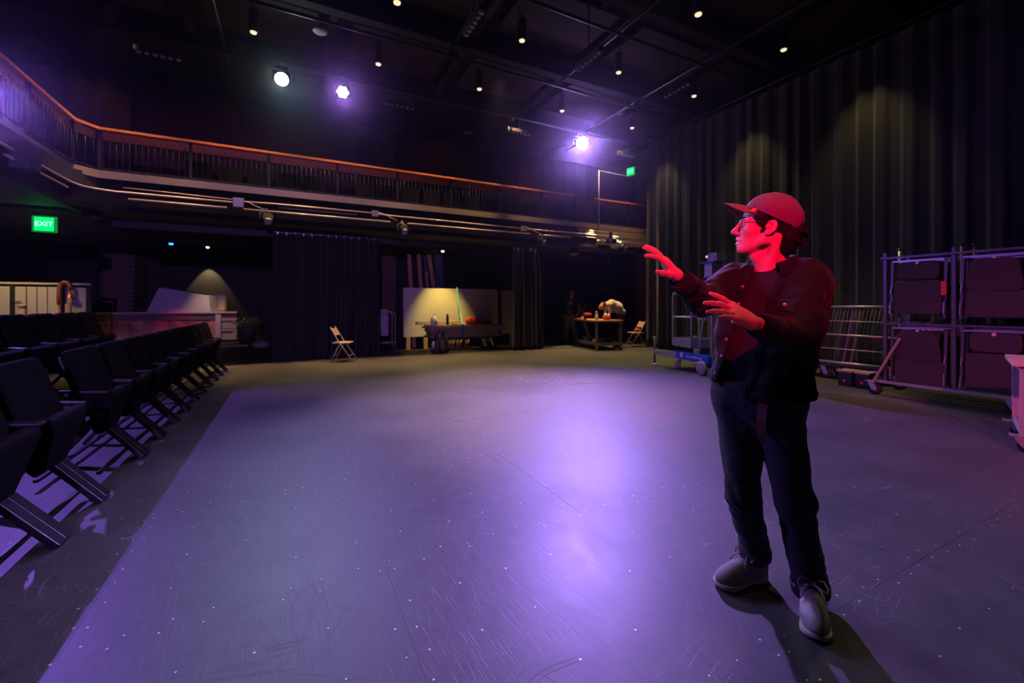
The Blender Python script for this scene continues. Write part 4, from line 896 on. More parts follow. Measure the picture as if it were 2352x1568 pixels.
spot((8.6, 11.0, 3.9), (8.5, 10.9, .6), 300, (1.0, .60, .22), 74, .9, .05, 'dock_downlight_beam')
spot((9.6, 11.0, 3.9), (9.6, 11.3, .9), 260, (1.0, .72, .4), 50, .9, .05, 'dock_downlight_beam')

# ---------------------------------------------------------------- single-person lift
m_blue = M('lift_blue', (.015, .10, .55), .4); m_lilac = M('lift_aluminium', (.50, .46, .52), .42, .55); m_wheel = M('grey_tyre', (.32, .28, .28), .6)
lo = c2w(3.62, 8.45); ax = c2w(3.46, 8.95)-c2w(3.62, 8.13); rzl = math.atan2(ax.y, ax.x)      # local +x runs from the mast end to the outrigger
lf_ = thing('personnel_lift', 'small aluminium push-around lift with a blue base and caged platform', 'lift', (lo.x, lo.y, 0), rzl)
MB().box((.12, 0, .30), (1.10, .10, .16), None, .012).build('base_beam', m_blue, lf_); MB().box((.12, -.52, .30), (1.10, .10, .16), None, .012).build('base_beam', m_blue, lf_); MB().box((-.25, -.26, .22), (.34, .5, .16), None, .012).build('battery_box', m_blue, lf_)
text('lettering', 'Genie AWP-30S', .075, M('white_print', (.75, .75, .8), .5), lf_, (.0, .053, .30), (PI/2, 0, PI)); MB().box((.42, .052, .31), (.10, .004, .10)).build('sticker', MATS['white_print'], lf_)
for y in (.09, -.61):
    w1 = MB().lathe([(.10, -.03), (.135, -.022), (.135, .022), (.10, .03)], (-.30, y, .135), 24, Matrix.Rotation(PI/2, 3, 'X')).build('wheel', m_wheel, lf_); MB().lathe([(.04, -.04), (.05, .04)], (-.30, y, .135), 14, Matrix.Rotation(PI/2, 3, 'X')).build('hub', m_lilac, w1)
    w1 = MB().lathe([(.05, -.02), (.075, -.016), (.075, .016), (.05, .02)], (.50, y*.9, .075), 18, Matrix.Rotation(PI/2, 3, 'X')).build('caster', m_wheel, lf_); MB().bar((.50, y*.9+.03, .08), (.45, y*.9+.03, .22), .02, .05).bar((.50, y*.9-.03, .08), (.45, y*.9-.03, .22), .02, .05).build('caster_fork', m_lilac, w1)
for s_ in (1, -1):
    y = .02 if s_ > 0 else -.54; e = (1.15, y+.22*s_, .30)
    MB().bar((.62, y, .30), e, .07, .08).build('outrigger', m_lilac, lf_); MB().cyl((e[0], e[1], .04), (e[0], e[1], .62), .022, 12).build('jack_screw', m_grsteel, lf_); MB().lathe([(.06, 0), (.06, .015), (.02, .05)], (e[0], e[1], .0), 16).build('jack_foot', m_lilac, lf_); MB().cyl((e[0]-.05, e[1], .62), (e[0]+.05, e[1], .62), .012, 8).build('jack_handle', m_lilac, lf_)
for k_ in range(4): MB().box((-.30+.035*k_, -.26, 1.0+.02*k_), (.028, .26-.035*k_, 1.55)).build('mast_section', m_lilac, lf_)
for y in (-.42, -.33, -.19, -.10): MB().box((-.34, y, 1.02), (.03, .02, 1.58)).build('mast_rib', m_lilac, lf_)
MB().bar((-.10, .02, .34), (-.28, .0, 1.35), .03, .03).build('mast_brace', m_lilac, lf_)
MB().box((-.26, -.26, 1.86), (.34, .34, .03)).build('mast_top_plate', m_blue, lf_); MB().box((-.28, -.18, 2.0), (.22, .24, .26), None, .01).build('control_box', m_lilac, lf_)
for z, mm in ((2.06, m_black), (2.0, MATS['red_plastic']), (1.94, m_black)): MB().lathe([(.018, 0), (.018, .02)], (-.28+.111, -.12, z), 10, Matrix.Rotation(PI/2, 3, 'Y')).build('push_button', mm, lf_)
MB().box((-.26, -.26, 2.15), (.42, .42, .02)).build('shelf_plate', m_blue, lf_)
for k_ in range(5): MB().box((-.40+.055*k_, -.24, 2.24), (.03, .2, .17)).build('motor_fin', m_lilac, lf_)
MB().cyl((-.1, -.3, 2.20), (.1, -.3, 2.30), .03, 8).build('yellow_tube', M('yellow_tube', (.75, .55, .06), .4), lf_)
# platform tray with guard rails
MB().box((.42, -.26, .50), (.66, .62, .03)).build('platform_floor', m_lilac, lf_)
for (c, d_) in (((.42, .05, .56), (.66, .02, .17)), ((.42, -.57, .56), (.66, .02, .17)), ((.75, -.26, .56), (.02, .62, .17)), ((.09, -.26, .56), (.02, .62, .17))): MB().box(c, d_).build('toe_board', m_lilac, lf_)
for y in (.05, -.57):
    MB().tube([(.74, y, .5), (.74, y, 1.50), (.72, y, 1.56), (.66, y, 1.59), (.12, y, 1.59), (.08, y, 1.56), (.08, y, .5)], .02, 10).build('guard_rail', m_lilac, lf_); MB().cyl((.08, y, 1.08), (.74, y, 1.08), .017, 10).build('mid_rail', m_lilac, lf_)
MB().cyl((.74, .05, 1.08), (.74, -.57, 1.08), .017, 10).build('mid_rail', m_lilac, lf_); MB().cyl((.74, .05, 1.57), (.74, -.57, 1.57), .02, 10).build('top_rail', m_lilac, lf_)
MB().box((.0, -.26, 1.1), (.25, .3, .14)).build('entry_plate', m_lilac, lf_)

# ---------------------------------------------------------------- barrier cart
g0, g1 = Vector((8.76, 4.90, 0)), Vector((8.72, 3.38, 0)); gd = (g1-g0); gl_ = gd.length; rzg = math.atan2(gd.y, gd.x)
m_dull = M('dull_steel_tube', (.42, .38, .38), .4, .6); m_wire = M('wire_dark', (.10, .09, .11), .45, .6)
gc2 = thing('barrier_cart', 'wheeled cart with tubular rails and close vertical wires behind the man', 'cart', (g0.x, g0.y, 0), rzg)
for z, r_, sh_ in ((1.30, .022, .12), (1.04, .012, .09), (.79, .020, .06), (.54, .012, .03), (.295, .024, 0.)): MB().cyl((sh_-.1, .12*z, z), (gl_+sh_*.5, .12*z, z), r_, 10).build('rail', m_dull, gc2)
for i in range(26):
    x_ = .06+i*gl_/25*.97; MB().cyl((x_, .035, .295), (x_+.12, .155, 1.30), .007, 6).build('wire', m_wire, gc2)
for (x_, w_, mm) in ((.62, .035, M('violet_tube', (.42, .36, .46), .4, .4)), (.76, .028, MATS['violet_tube']), (.88, .035, MATS['violet_tube']), (.28, .06, M('blue_steel', (.12, .12, .32), .4, .3))):
    MB().bar((x_, .08, .30), (x_+.11, .2, 1.22), w_, .02).build('upright', mm, gc2)
MB().bar((.12, .2, 1.2), (.40, .2, 1.2), .02, .04).build('hooked_bar', MATS['blue_steel'], gc2); MB().box((gl_/2, .18, .25), (gl_, .5, .05)).build('deck', m_black, gc2)
def caster(parent, x_, y, r_=.09, mm=None):
    w1 = MB().lathe([(r_*.7, -.022), (r_, -.016), (r_, .016), (r_*.7, .022)], (x_, y, r_), 20, Matrix.Rotation(PI/2, 3, 'X')).build('caster', m_black, parent)
    MB().bar((x_, y-.035, r_), (x_-.05, y-.035, r_*2.2), .008, .07).bar((x_, y+.035, r_), (x_-.05, y+.035, r_*2.2), .008, .07).box((x_-.05, y, r_*2.25), (.12, .1, .012)).build('caster_fork', m_silver, w1); MB().lathe([(r_*.3, -.026), (r_*.3, .026)], (x_, y, r_), 12, Matrix.Rotation(PI/2, 3, 'X')).build('hub', m_silver, w1)
for x_ in (.05, .55, gl_-.15):
    for y in (-.02, .4): caster(gc2, x_, y, .10)
q = gnd(1968, 888); dx = thing('power_box', 'pair of small black equipment boxes with pale tops on the floor by the barrier cart', 'equipment box', (q.x, q.y, .004), rzg)
for x_ in (-.12, .13):
    MB().box((x_, 0, .13), (.20, .24, .20), None, .012).build('box_body', m_blackmetal, dx); MB().box((x_, 0, .245), (.22, .26, .025)).build('pale_top', M('tan_top', (.45, .36, .25), .5), dx); MB().lathe([(.018, 0), (.018, .015)], (x_, -.125, .09), 10, Matrix.Rotation(PI/2, 3, 'X')).build('red_lamp', M('pilot_red', (.8, .1, .1), .3), dx)
    MB().box((x_, 0, .015), (.18, .22, .03)).build('foot', m_black, dx)

# ---------------------------------------------------------------- chair racks
m_rk = M('rack_steel', (.10, .09, .12), .4, .5); m_uph = M('chair_vinyl', (.040, .034, .046), .75, noise=.1, nscale=40, bump=.1, bscale=200); m_bl = M('chair_bracket', (.40, .36, .50), .35, .6)
rackP = Vector((7.80, 3.22, 0)); RV0, RV1 = 3.22, -.9
rk = thing('chair_rack', 'long steel rack on casters holding two tiers of folded chairs', 'rack', rackP, -PI/2)   # local +x runs towards the camera side, +y towards the drape
RL = RV0-RV1
for y in (0, .78): MB().bar((0, y, .20), (RL, y, .20), .04, .04).build('bottom_rail', m_dull, rk)
for z in (1.06, 2.02):
    MB().bar((.06, .0, z), (RL, .0, z), .03, .03).bar((.06, .78, z), (RL, .78, z), .03, .03).build('tier_rail', m_rk, rk)
PITCH = .74; COLS = [.10+PITCH*i for i in range(6)]
for x_ in COLS:
    for y in (.04, .78): MB().bar((x_, y, .2), (x_, y, 2.1), .04, .04).build('rack_post', m_rk, rk)
MB().bar((-.02, -.03, .19), (.30, -.03, .86), .035, .03).build('end_brace', M('olive_tube', (.42, .36, .22), .45, .3), rk); 
for x_ in (0, 1.4, 2.8):
    for y in (-.02, .74): caster(rk, x_, y, .085)
def rack_chair(x0, y, ztop, kind, label):
    t = thing('folded_chair', label, 'folded chair', tuple(rackP+Vector((y, -x0, ztop))), -PI/2, 'folded chairs on the rack')
    W_, H_ = .60, .86
    if kind == 0:
        MB().rpanel((W_/2+.02, 0, -.17), .46, .26, .045, .07).build('backrest', m_uph, t); MB().rpanel((W_/2+.02, -.02, -.55), .52, .48, .06, .06).build('seat', m_uph, t)
    else:
        MB().rpanel((W_/2+.02, -.03, -.28), .47, .42, .05, .08, Matrix.Rotation(.10, 3, 'X'), -.18).build('seat', m_uph, t); MB().rpanel((W_/2+.02, .0, -.64), .53, .36, .05, .06).build('backrest', m_uph, t)
    for x_ in (.03, W_+.01):
        MB().bar((x_, .01, -.02), (x_-.02, .01, -.84), .022, .03).build('side_tube', m_rk, t)
        MB().bar((x_+.005, -.03, -.38), (x_-.01, -.03, -.50), .03, .012).bar((x_-.01, -.03, -.62), (x_-.018, -.03, -.78), .034, .012).build('hinge_bracket', m_bl, t)
    MB().bar((.04, -.03, -.03), (W_, -.03, -.03), .016, .02).build('top_bar', m_bl, t); MB().lathe([(.022, 0), (.02, .012)], (W_/2+.02, -.03, -.065), 12, Matrix.Rotation(PI/2, 3, 'X')).build('label_stud', M('stud_pink', (.85, .62, .72), .4), t)
    return t
cn = ['nearest the barrier cart', 'second from the barrier cart', 'third from the barrier cart', 'fourth from the barrier cart', 'fifth from the barrier cart']
base = {}
for ci in range(5):
    for ti, zt in enumerate((1.99, 1.03)):
        kind = (0, 1, 1, 0, 0, 1, 1, 0, 0, 1)[ci*2+ti]
        for dp in range(4):
            nm = 'folded chair on the rack, %s tier, column %s, %s' % (('upper', 'lower')[ti], cn[ci], ('front one', 'second deep', 'third deep', 'deepest')[dp])
            yy = .05+dp*.19
            if (kind,) not in base: base[(kind,)] = rack_chair(COLS[ci]+.05, yy, zt, kind, nm); o = base[(kind,)]
            else: o = copy_tree(base[(kind,)])
            o.location = rackP+Vector((yy, -(COLS[ci]+.05), zt)); o['label'] = nm
rdt = thing('red_tag', 'small red plastic tag on the first upper folded chair', 'tag', tuple(rackP+Vector((-.03, -.76, 1.56)))); MB().box((0, 0, 0), (.02, .06, .19), None, .012).build('tag_body', MATS['red_plastic'], rdt)
for i, (x_, y, nm) in enumerate(((.12, .42, 'first'), (.80, .42, 'second'), (.87, .62, 'third'), (1.56, .42, 'fourth'))):
    t = thing('stacking_pole', 'slim violet-grey pole rising above the folded chairs, %s from the barrier cart' % nm, 'pole', tuple(rackP+Vector((y, -x_, .2))), 0, 'poles in the chair rack'); MB().cyl((0, 0, 0), (0, 0, 1.98), .02, 10).build('pole_tube', m_bl, t); MB().lathe([(.03, 0), (.03, .04)], (0, 0, 1.95), 10).build('pole_cap', m_rk, t)

# ---------------------------------------------------------------- table trolley cut by the right picture edge
q = c2w(4.60, 3.90); tt = thing('square_table', 'rolling square-tube table with an orange-lit top at the right picture edge', 'table', (q.x, q.y, 0), -TH-.80); m_tb = M('table_lilac_tube', (.46, .42, .46), .4, .3)
MB().box((.62, .38, .80), (1.32, .86, .045), None, .004).build('tabletop', M('table_top_orange', (.72, .42, .32), .45), tt)
for x_ in (.03, 1.22):
    for y in (.02, .74):
        MB().box((x_, y, .46), (.05, .05, .64)).build('leg', m_tb, tt); caster(tt, x_+.02, y, .065)
for z in (.755, .17):
    MB().bar((.03, .02, z), (1.22, .02, z), .045, .045).bar((.03, .74, z), (1.22, .74, z), .045, .045).bar((.03, .02, z), (.03, .74, z), .045, .045).bar((1.22, .02, z), (1.22, .74, z), .045, .045).build('frame_rail', m_tb, tt)
MB().box((.62, .38, .19), (1.18, .7, .02)).build('lower_shelf', M('shelf_board', (.2, .17, .18), .6), tt)
# ================================================================ the man in the foreground
PX, PY = 1.15, 1.87
base = c2w(PX, PY)
man = thing('person', 'man in a black denim jacket, dusky cap and grey trainers gesturing with both hands', 'person', (base.x, base.y, 0), -TH)
ORG = np.array([PX, PY, 0.])
def nrm(v): v = np.array(v, float); return v/np.linalg.norm(v)
bf = nrm((-.83, -.56, 0)); bl = np.array([-bf[1], bf[0], 0.]); bl = nrm((.56, -.83, 0)); UP = np.array([0, 0, 1.])
m_skin = M('skin', (.60, .31, .26), .5, noise=.06, nscale=40); m_denim = M('black_denim', (.0062, .0066, .0095), .85, sheen=.05, spec=.2, noise=.35, nscale=90, bump=.25, bscale=420)
m_tee = M('dark_tee', (.009, .0085, .012), .9, noise=.15, nscale=60, bump=.1, bscale=60); m_trs = M('navy_chino', (.018, .021, .030), .85, sheen=.1, noise=.2, nscale=60, bump=.12, bscale=300)
m_cap = M('washed_cap', (.13, .085, .13), .85, noise=.2, nscale=30, bump=.15, bscale=300); m_hair = M('dark_hair', (.007, .005, .005), .6, spec=.2, bump=.8, bscale=90, stretch=(1, 1, .25))
SP = {.90: (1.118, 1.955), 1.08: (1.132, 1.945), 1.22: (1.145, 1.937), 1.34: (1.155, 1.93), 1.43: (1.163, 1.928)}
def torso(s, g, k=.09):
    for z, w_, r_ in ((.90, .075, .112), (1.08, .075, .108), (1.22, .085, .113), (1.34, .09, .112), (1.425, .115, .070)):
        c = np.array([*SP[.90 if z < 1 else z if z in SP else 1.43], z]); s.cap(c-bl*w_, c+bl*w_, r_+g, None, k)
    return s
SHL = np.array([1.163, 1.928, 1.435])+bl*.155; SHR = np.array([1.163, 1.928, 1.45])-bl*.165
ELL, WRL = np.array([1.118, 1.672, 1.212]), np.array([.868, 1.525, 1.262])
ELR, WRR = np.array([.845, 1.895, 1.352]), np.array([.682, 1.745, 1.438])
# ---- head frame
hp = math.radians(7); hf = nrm((-.905, .425, 0)); hl = nrm((-hf[1], hf[0], 0)); hfw = hf*math.cos(hp)+UP*math.sin(hp); hup = np.cross(hfw, hl); HR = np.stack([hfw, hl, hup], 1)
HO = np.array([1.127, 1.895, 1.664]); HS = 1.06
def hd(x, y, z): return HO+HR @ (np.array([x, y, z])*HS)
sk = SDF((.94, 1.74, 1.36), (1.32, 2.08, 1.84), .0026)
def he(c, r, k=.02, sub=False, R=None): sk.ell(hd(*c), np.array(r)*HS, k, HR if R is None else HR @ R, sub)
def hc(a, b, ra, rb=None, k=.012, sub=False): sk.cap(hd(*a), hd(*b), ra*HS, (ra if rb is None else rb)*HS, k, sub)
# neck and upper chest
sk.cap((1.166, 1.945, 1.40), (1.168, 1.942, 1.50), .075, .064, .03); sk.cap((1.168, 1.942, 1.48), hd(-.028, 0, -.03), .061, .056, .03)
sk.cap((1.163, 1.928, 1.43)-bl*.1, (1.163, 1.928, 1.43)+bl*.1, .05, None, .06)
sk.cap(hd(-.035, .058, -.03), np.array([1.163, 1.928, 1.475])+bf*.052+bl*.012, .015, .012, .025)
sk.cap(np.array([1.163, 1.928, 1.478])+bf*.045, np.array([1.163, 1.928, 1.46])+bf*.04+bl*.13, .011, .010, .025)
sk.cap(hd(.03, 0, -.11), np.array([1.15, 1.93, 1.50])+bf*.03, .026, .02, .04)
# skull and face
he((-.006, 0, .055), (.097, .076, .090), .02); he((.042, 0, .012), (.056, .062, .085), .03); he((.055, 0, -.045), (.046, .046, .052), .025)
hc((.010, .054, -.050), (.078, .014, -.088), .013, .014, .025); hc((.010, -.054, -.050), (.078, -.014, -.088), .013, .014, .025)
hc((.0, .055, .0), (.012, .053, -.05), .014, .013, .025); hc((.0, -.055, .0), (.012, -.053, -.05), .014, .013, .025)
he((.090, 0, -.086), (.014, .020, .016), .014)
for s_ in (1, -1):
    he((.064, s_*.044, -.008), (.022, .018, .020), .022); hc((.094, s_*.010, .036), (.076, s_*.046, .034), .009, .008, .014)
    he((.096, s_*.031, .018), (.015, .017, .013), .010, True)
    he((.083, s_*.031, .016), (.0130, .0145, .0125), .004)
    hc((.094, s_*.020, .0245), (.088, s_*.045, .022), .0032, .003, .005); hc((.0925, s_*.021, .0075), (.087, s_*.044, .010), .003, .003, .006)
hc((.098, 0, .030), (.124, 0, -.012), .0075, .0085, .012); he((.123, 0, -.016), (.012, .0115, .010), .010)
for s_ in (1, -1): he((.108, s_*.013, -.021), (.011, .008, .0085), .008); he((.113, s_*.006, -.0285), (.006, .0035, .004), .003, True)
hc((.100, 0, -.030), (.103, 0, -.040), .006, .006, .012)
for s_ in (1, -1):
    hc((.1065, s_*.002, -.0455), (.094, s_*.022, -.050), .0058, .0035, .006); hc((.1035, s_*.002, -.0635), (.092, s_*.020, -.058), .0070, .004, .006)
hc((.112, -.014, -.0545), (.112, .014, -.0545), .0045, None, .003, True)
he((.090, 0, -.074), (.012, .018, .006), .012)
# ears: helix ring, lobe and bowl
for s_ in (1, -1):
    Re = np.array(Matrix.Rotation(math.radians(-8), 3, 'Y')) @ np.array(Matrix.Rotation(math.radians(-22*s_), 3, 'Z'))
    he((-.008, s_*.079, .003), (.019, .0085, .028), .006, False, Re); he((-.005, s_*.0865, .005), (.0115, .007, .018), .004, True, Re); he((.003, s_*.078, -.022), (.010, .007, .011), .008)
    he((.009, s_*.080, .0), (.005, .006, .008), .004)
V1, F1 = sk.mesh()
# ---- hands
def hand(s, W, d, sdir, left, curl, spread, tcurl):
    d = nrm(d); t = np.array(sdir, float); t = nrm(t-d*(t @ d)); n = np.cross(d, t) if left else np.cross(t, d)
    offs = (.031, .010, -.011, -.031); bx = (.094, .097, .092, .083); ln = ((.044, .026, .021), (.048, .030, .022), (.044, .028, .022), (.034, .021, .019)); rad = (.0092, .0095, .0090, .0080)
    for i in range(4):
        b0 = W+d*bx[i]+t*offs[i]; s.cap(W+d*.012+t*offs[i]*.55, b0, .0165, .0125, .018)
        a = spread[i]; fd = nrm(d*math.cos(a)+t*math.sin(a)); p = b0; cu = 0
        for j in range(3):
            cu += curl[i][j]; q = p+(fd*math.cos(cu)+n*math.sin(cu))*ln[i][j]; r0 = rad[i]*(1.08, .98, .93)[j]; s.cap(p, q, r0, rad[i]*(.98, .92, .80)[j], .006); p = q
    s.cap(W+d*.035+n*.008+t*.02, W+d*.075+n*.006-t*.02, .016, .014, .02)
    th = [W+d*.018+t*.018+n*.004]; dr = nrm(t*.72+d*.62+n*.35)
    for j, L_ in enumerate((.046, .036, .028)):
        dr = nrm(dr+n*tcurl[j]+d*.18); th.append(th[-1]+dr*L_)
    for j, r_ in enumerate((.0165, .0122, .0108)): s.cap(th[j], th[j+1], r_, (.0125, .011, .0085)[j], .012)
    return d, t, n
hL = SDF((.60, 1.36, 1.14), (1.0, 1.66, 1.42), .0026)
dL, tL, nL = hand(hL, WRL+nrm((-.836, -.28, .467))*.018, (-.85, -.26, .44), (.02, .6, .78), True, ((.05, .12, .1), (.22, .28, .2), (.30, .30, .2), (.10, .25, .2)), (.10, .02, -.08, -.22), (.1, .15, .1))
hL.cap(ELL, WRL+dL*.03, .033, .0245, .008)
hR = SDF((.46, 1.60, 1.28), (.86, 1.92, 1.64), .0026)
dR, tR, nR = hand(hR, WRR+nrm((-.7, -.21, .69))*.012, (-.66, -.20, .72), (-.134, -.9, -.41), False, ((.28, .30, .2), (.15, .22, .2), (.10, .18, .15), (.05, .12, .1)), (.24, .06, -.04, -.12), (.0, .12, .1))
hR.cap(ELR, WRR+dR*.03, .033, .0245, .008)
V2, F2 = hL.mesh(); V3, F3 = hR.mesh()
# upper arms and trunk under the clothes, joined into the same body mesh
bb = SDF((.78, 1.60, .86), (1.36, 2.16, 1.50), .008); torso(bb, -.012); bb.cap(SHL, ELL, .045, .038, .03); bb.cap(SHR, ELR, .045, .038, .03); V4, F4 = bb.mesh()
Vb = []; Fb = []; n0 = 0
for V, F in ((V1, F1), (V2, F2), (V3, F3), (V4, F4)): Vb.append(V-ORG); Fb.append(F+n0); n0 += len(V)
np_mesh('body', np.concatenate(Vb), np.concatenate(Fb), m_skin, man)
# ---- eyes, brows
m_eye = M('eye_white', (.75, .72, .70), .2); m_iris = M('iris_dark', (.03, .018, .012), .15)
for s_ in (1, -1):
    e = MB().lathe([(.001, -.0105), (.0075, -.0075), (.0105, 0), (.0075, .0075), (.001, .0105)], Vector(hd(.0852, s_*.0305, .0165)-ORG), 14).build('eye', m_eye, man)
    R3 = Matrix(((HR @ np.array([0, 0, 1.])).tolist(), (HR @ np.array([0, 1., 0])).tolist(), (HR @ np.array([1., 0, 0])).tolist())).transposed()
    MB().lathe([(.0052, .0095), (.0045, .0107), (.001, .0112)], Vector(hd(.0852, s_*.0305, .0165)-ORG), 14, R3).build('iris', m_iris, e)
    MB().tube([Vector(hd(.1035, s_*.012, .0385)-ORG), Vector(hd(.0985, s_*.028, .0445)-ORG), Vector(hd(.083, s_*.048, .040)-ORG)], [.0028, .0042, .002], 6).build('eyebrow', m_hair, man)
# ---- hair
hr = SDF((.96, 1.76, 1.52), (1.30, 2.06, 1.80), .003)
def hh(c, r, k=.02, sub=False): hr.ell(hd(*c), np.array(r)*HS, k, HR, sub)
hh((-.020, 0, .045), (.090, .083, .085), .02); hh((-.062, 0, -.02), (.050, .068, .060), .03); hh((-.075, .01, -.055), (.034, .055, .045), .03); hh((-.106, .02, .004), (.024, .035, .030), .02)
for s_ in (1, -1): hh((.036, s_*.066, .034), (.026, .012, .030), .012); hh((.022, s_*.069, .008), (.012, .008, .026), .010)
hh((.085, 0, -.02), (.070, .10, .075), .01, True)
for s_ in (1, -1): hh((-.002, s_*.086, .0), (.026, .018, .036), .012, True)
X, Y, Z = hr.pts(); o_ = np.broadcast_arrays(X, Y, Z); near = np.abs(hr.d) < .02
nz = np.zeros_like(hr.d); pp = [a[near] for a in o_]; nz[near] = vnoise(pp, 60, 3)*.010+vnoise(pp, 130, 4)*.006; hr.d += nz
V, F = hr.mesh(); np_mesh('hair', V-ORG, F, m_hair, man)
for i in range(16):
    rr = random.Random(i); a = hd(-.085+rr.uniform(-.02, .02), rr.uniform(-.04, .06), -.005+rr.uniform(-.05, .02)); b = a+HR @ np.array([-.03-rr.random()*.02, rr.uniform(-.02, .03), rr.uniform(-.03, .02)]); c = b+HR @ np.array([-.006, rr.uniform(-.012, .012), -.02])
    if i < 1: curls = MB()
    curls.tube([Vector(a-ORG), Vector((a+b)/2-ORG+np.array([0, 0, .008])), Vector(b-ORG), Vector(c-ORG)], [.006, .006, .004, .0015], 6)
curls.build('loose_curls', m_hair, man)
# ---- cap: crown cut from an ellipsoid shell, arched brim, patch, button, seams
cp_ = SDF((.95, 1.74, 1.62), (1.32, 2.06, 1.84), .0026); cp_.ell(hd(-.008, 0, .056), np.array((.110, .090, .098))*HS, .01, HR); cp_.ell(hd(-.075, 0, .03), np.array((.045, .066, .05))*HS, .03, HR)
X, Y, Z = cp_.pts(); q = [X-HO[0], Y-HO[1], Z-HO[2]]; lx, ly, lz = [(q[0]*HR[0, i]+q[1]*HR[1, i]+q[2]*HR[2, i])/HS for i in range(3)]
inner = SDF((.95, 1.74, 1.62), (1.32, 2.06, 1.84), .0026); inner.ell(hd(-.008, 0, .054), np.array((.101, .081, .089))*HS, .01, HR); inner.ell(hd(-.075, 0, .03), np.array((.037, .058, .042))*HS, .03, HR)
ang = np.arctan2(ly, lx+.008); seam = np.minimum.reduce([np.abs(np.sin((ang-a_)/1.)) for a_ in (0, PI/3, 2*PI/3)])
near = np.abs(cp_.d) < .02; pp = [np.broadcast_to(a, cp_.d.shape)[near] for a in (X, Y, Z)]; nz = np.zeros_like(cp_.d); nz[near] = vnoise(pp, 26, 8)*.006
fold = np.exp(-((lz-.085+.28*np.abs(ang-.75))/.006)**2)*(np.abs(ang-.75) < .35)*.004
d_ = cp_.d+nz+.0016*np.exp(-(seam/.02)**2)+fold
cut = (.043+.44*lx)-lz; cp_.d = np.maximum(np.maximum(d_, cut*HS), -inner.d).astype(np.float32)
V, F = cp_.mesh(); cap_o = np_mesh('cap', V-ORG, F, m_cap, man)
bv = []; bfc = []; na, nr_ = 22, 9
for side in (0, 1):
    for i in range(na+1):
        a = math.radians(-66+132*i/na); s_ = (i/na)*2-1
        ix, iy = -.008+.104*math.cos(a), .085*math.sin(a); ext = .080*max(0, math.cos(a*1.18))**.30
        for j in range(nr_+1):
            f = j/nr_; x_ = ix+ext*f; y_ = iy*(1-.02*f); z_ = .100-.058*(y_/.08)**2+.016*f-.008*f*f*(1-.3*s_*s_)-(.0035 if side else 0)
            bv.append(hd(x_, y_, z_)-ORG)
W_ = nr_+1; off = (na+1)*W_
for i in range(na):
    for j in range(nr_):
        bfc.append((i*W_+j, (i+1)*W_+j, (i+1)*W_+j+1, i*W_+j+1)); bfc.append(tuple(off+k_ for k_ in (i*W_+j, i*W_+j+1, (i+1)*W_+j+1, (i+1)*W_+j)))
    bfc.append((i*W_+nr_, (i+1)*W_+nr_, off+(i+1)*W_+nr_, off+i*W_+nr_))
mobj('brim', bv, bfc, M('cap_brim', (.16, .085, .10), .8, noise=.15, nscale=40), cap_o, True)
MB().lathe([(.010, 0), (.009, .004), (.003, .006)], Vector(hd(-.008, 0, .153)-ORG), 12).build('top_button', m_cap, cap_o)
pc_ = hd(.064, .0745, .066)-ORG; pn_ = nrm(HR @ np.array([.45, .86, .25])); pt1 = nrm(np.cross(pn_, UP)); pt2 = np.cross(pt1, pn_)
P3 = lambda a, b, o=0.: Vector(pc_+pt1*a+pt2*b+pn_*o)
pa = mobj('patch', [P3(-.014, .001, .003), P3(.0, -.011, .003), P3(.014, .001, .003), P3(0, .012, .003), P3(-.014, .001, -.006), P3(.0, -.011, -.006), P3(.014, .001, -.006), P3(0, .012, -.006)], [(0, 1, 2, 3), (0, 4, 5, 1), (1, 5, 6, 2), (2, 6, 7, 3), (3, 7, 4, 0)], M('patch_coral', (.75, .30, .24), .7), cap_o)
lg_ = MB()
for (a, b, c, d2) in ((-.007, 0, -.002, .005), (-.002, .005, .0, -.004), (0, -.004, .005, .003), (.004, -.003, .007, .002)): lg_.bar(P3(a, b, .0036), P3(c, d2, .0036), .0012, .0008)
lg_.build('patch_mark', M('patch_dark', (.35, .08, .08), .7), cap_o)
# ---- spectacles
m_wirem = M('spectacle_metal', (.10, .08, .10), .3, .8)
gm = MB()
for s_ in (1, -1):
    ring = [Vector(hd(.1085-.010*abs(math.cos(a)*.023+.0)/.023*(1 if math.cos(a) > 0 else .2), s_*(.033+.0235*math.cos(a)), .010+.0195*math.sin(a))-ORG) for a in [2*PI*k/26 for k in range(26)]]
    gm.tube(ring, .0011, 6, True, True); gm.tube([Vector(hd(.099, s_*.0565, .016)-ORG), Vector(hd(.085, s_*.0655, .019)-ORG), Vector(hd(.0, s_*.080, .020)-ORG), Vector(hd(-.012, s_*.082, .008)-ORG)], .0013, 6)
gm.tube([Vector(hd(.108, .011, .014)-ORG), Vector(hd(.112, 0, .017)-ORG), Vector(hd(.108, -.011, .014)-ORG)], .0012, 6)
spec = gm.build('spectacles', m_wirem, man)
m_glass = bpy.data.materials.new('clear_lens'); m_glass.use_nodes = True; _g = m_glass.node_tree; _g.nodes.remove(_g.nodes['Principled BSDF'])
_a = _g.nodes.new('ShaderNodeBsdfTransparent'); _b = _g.nodes.new('ShaderNodeBsdfGlossy'); _b.inputs['Roughness'].default_value = .08; _m = _g.nodes.new('ShaderNodeMixShader'); _m.inputs[0].default_value = .10
_g.links.new(_a.outputs[0], _m.inputs[1]); _g.links.new(_b.outputs[0], _m.inputs[2]); _g.links.new(_m.outputs[0], _g.nodes['Material Output'].inputs[0])
for s_ in (1, -1):
    ring = [hd(.1083-.010*abs(math.cos(a))*(1 if math.cos(a) > 0 else .2), s_*(.033+.0228*math.cos(a)), .010+.019*math.sin(a))-ORG for a in [2*PI*k/26 for k in range(26)]]
    mobj('lens', ring, [tuple(range(26))], m_glass, spec)
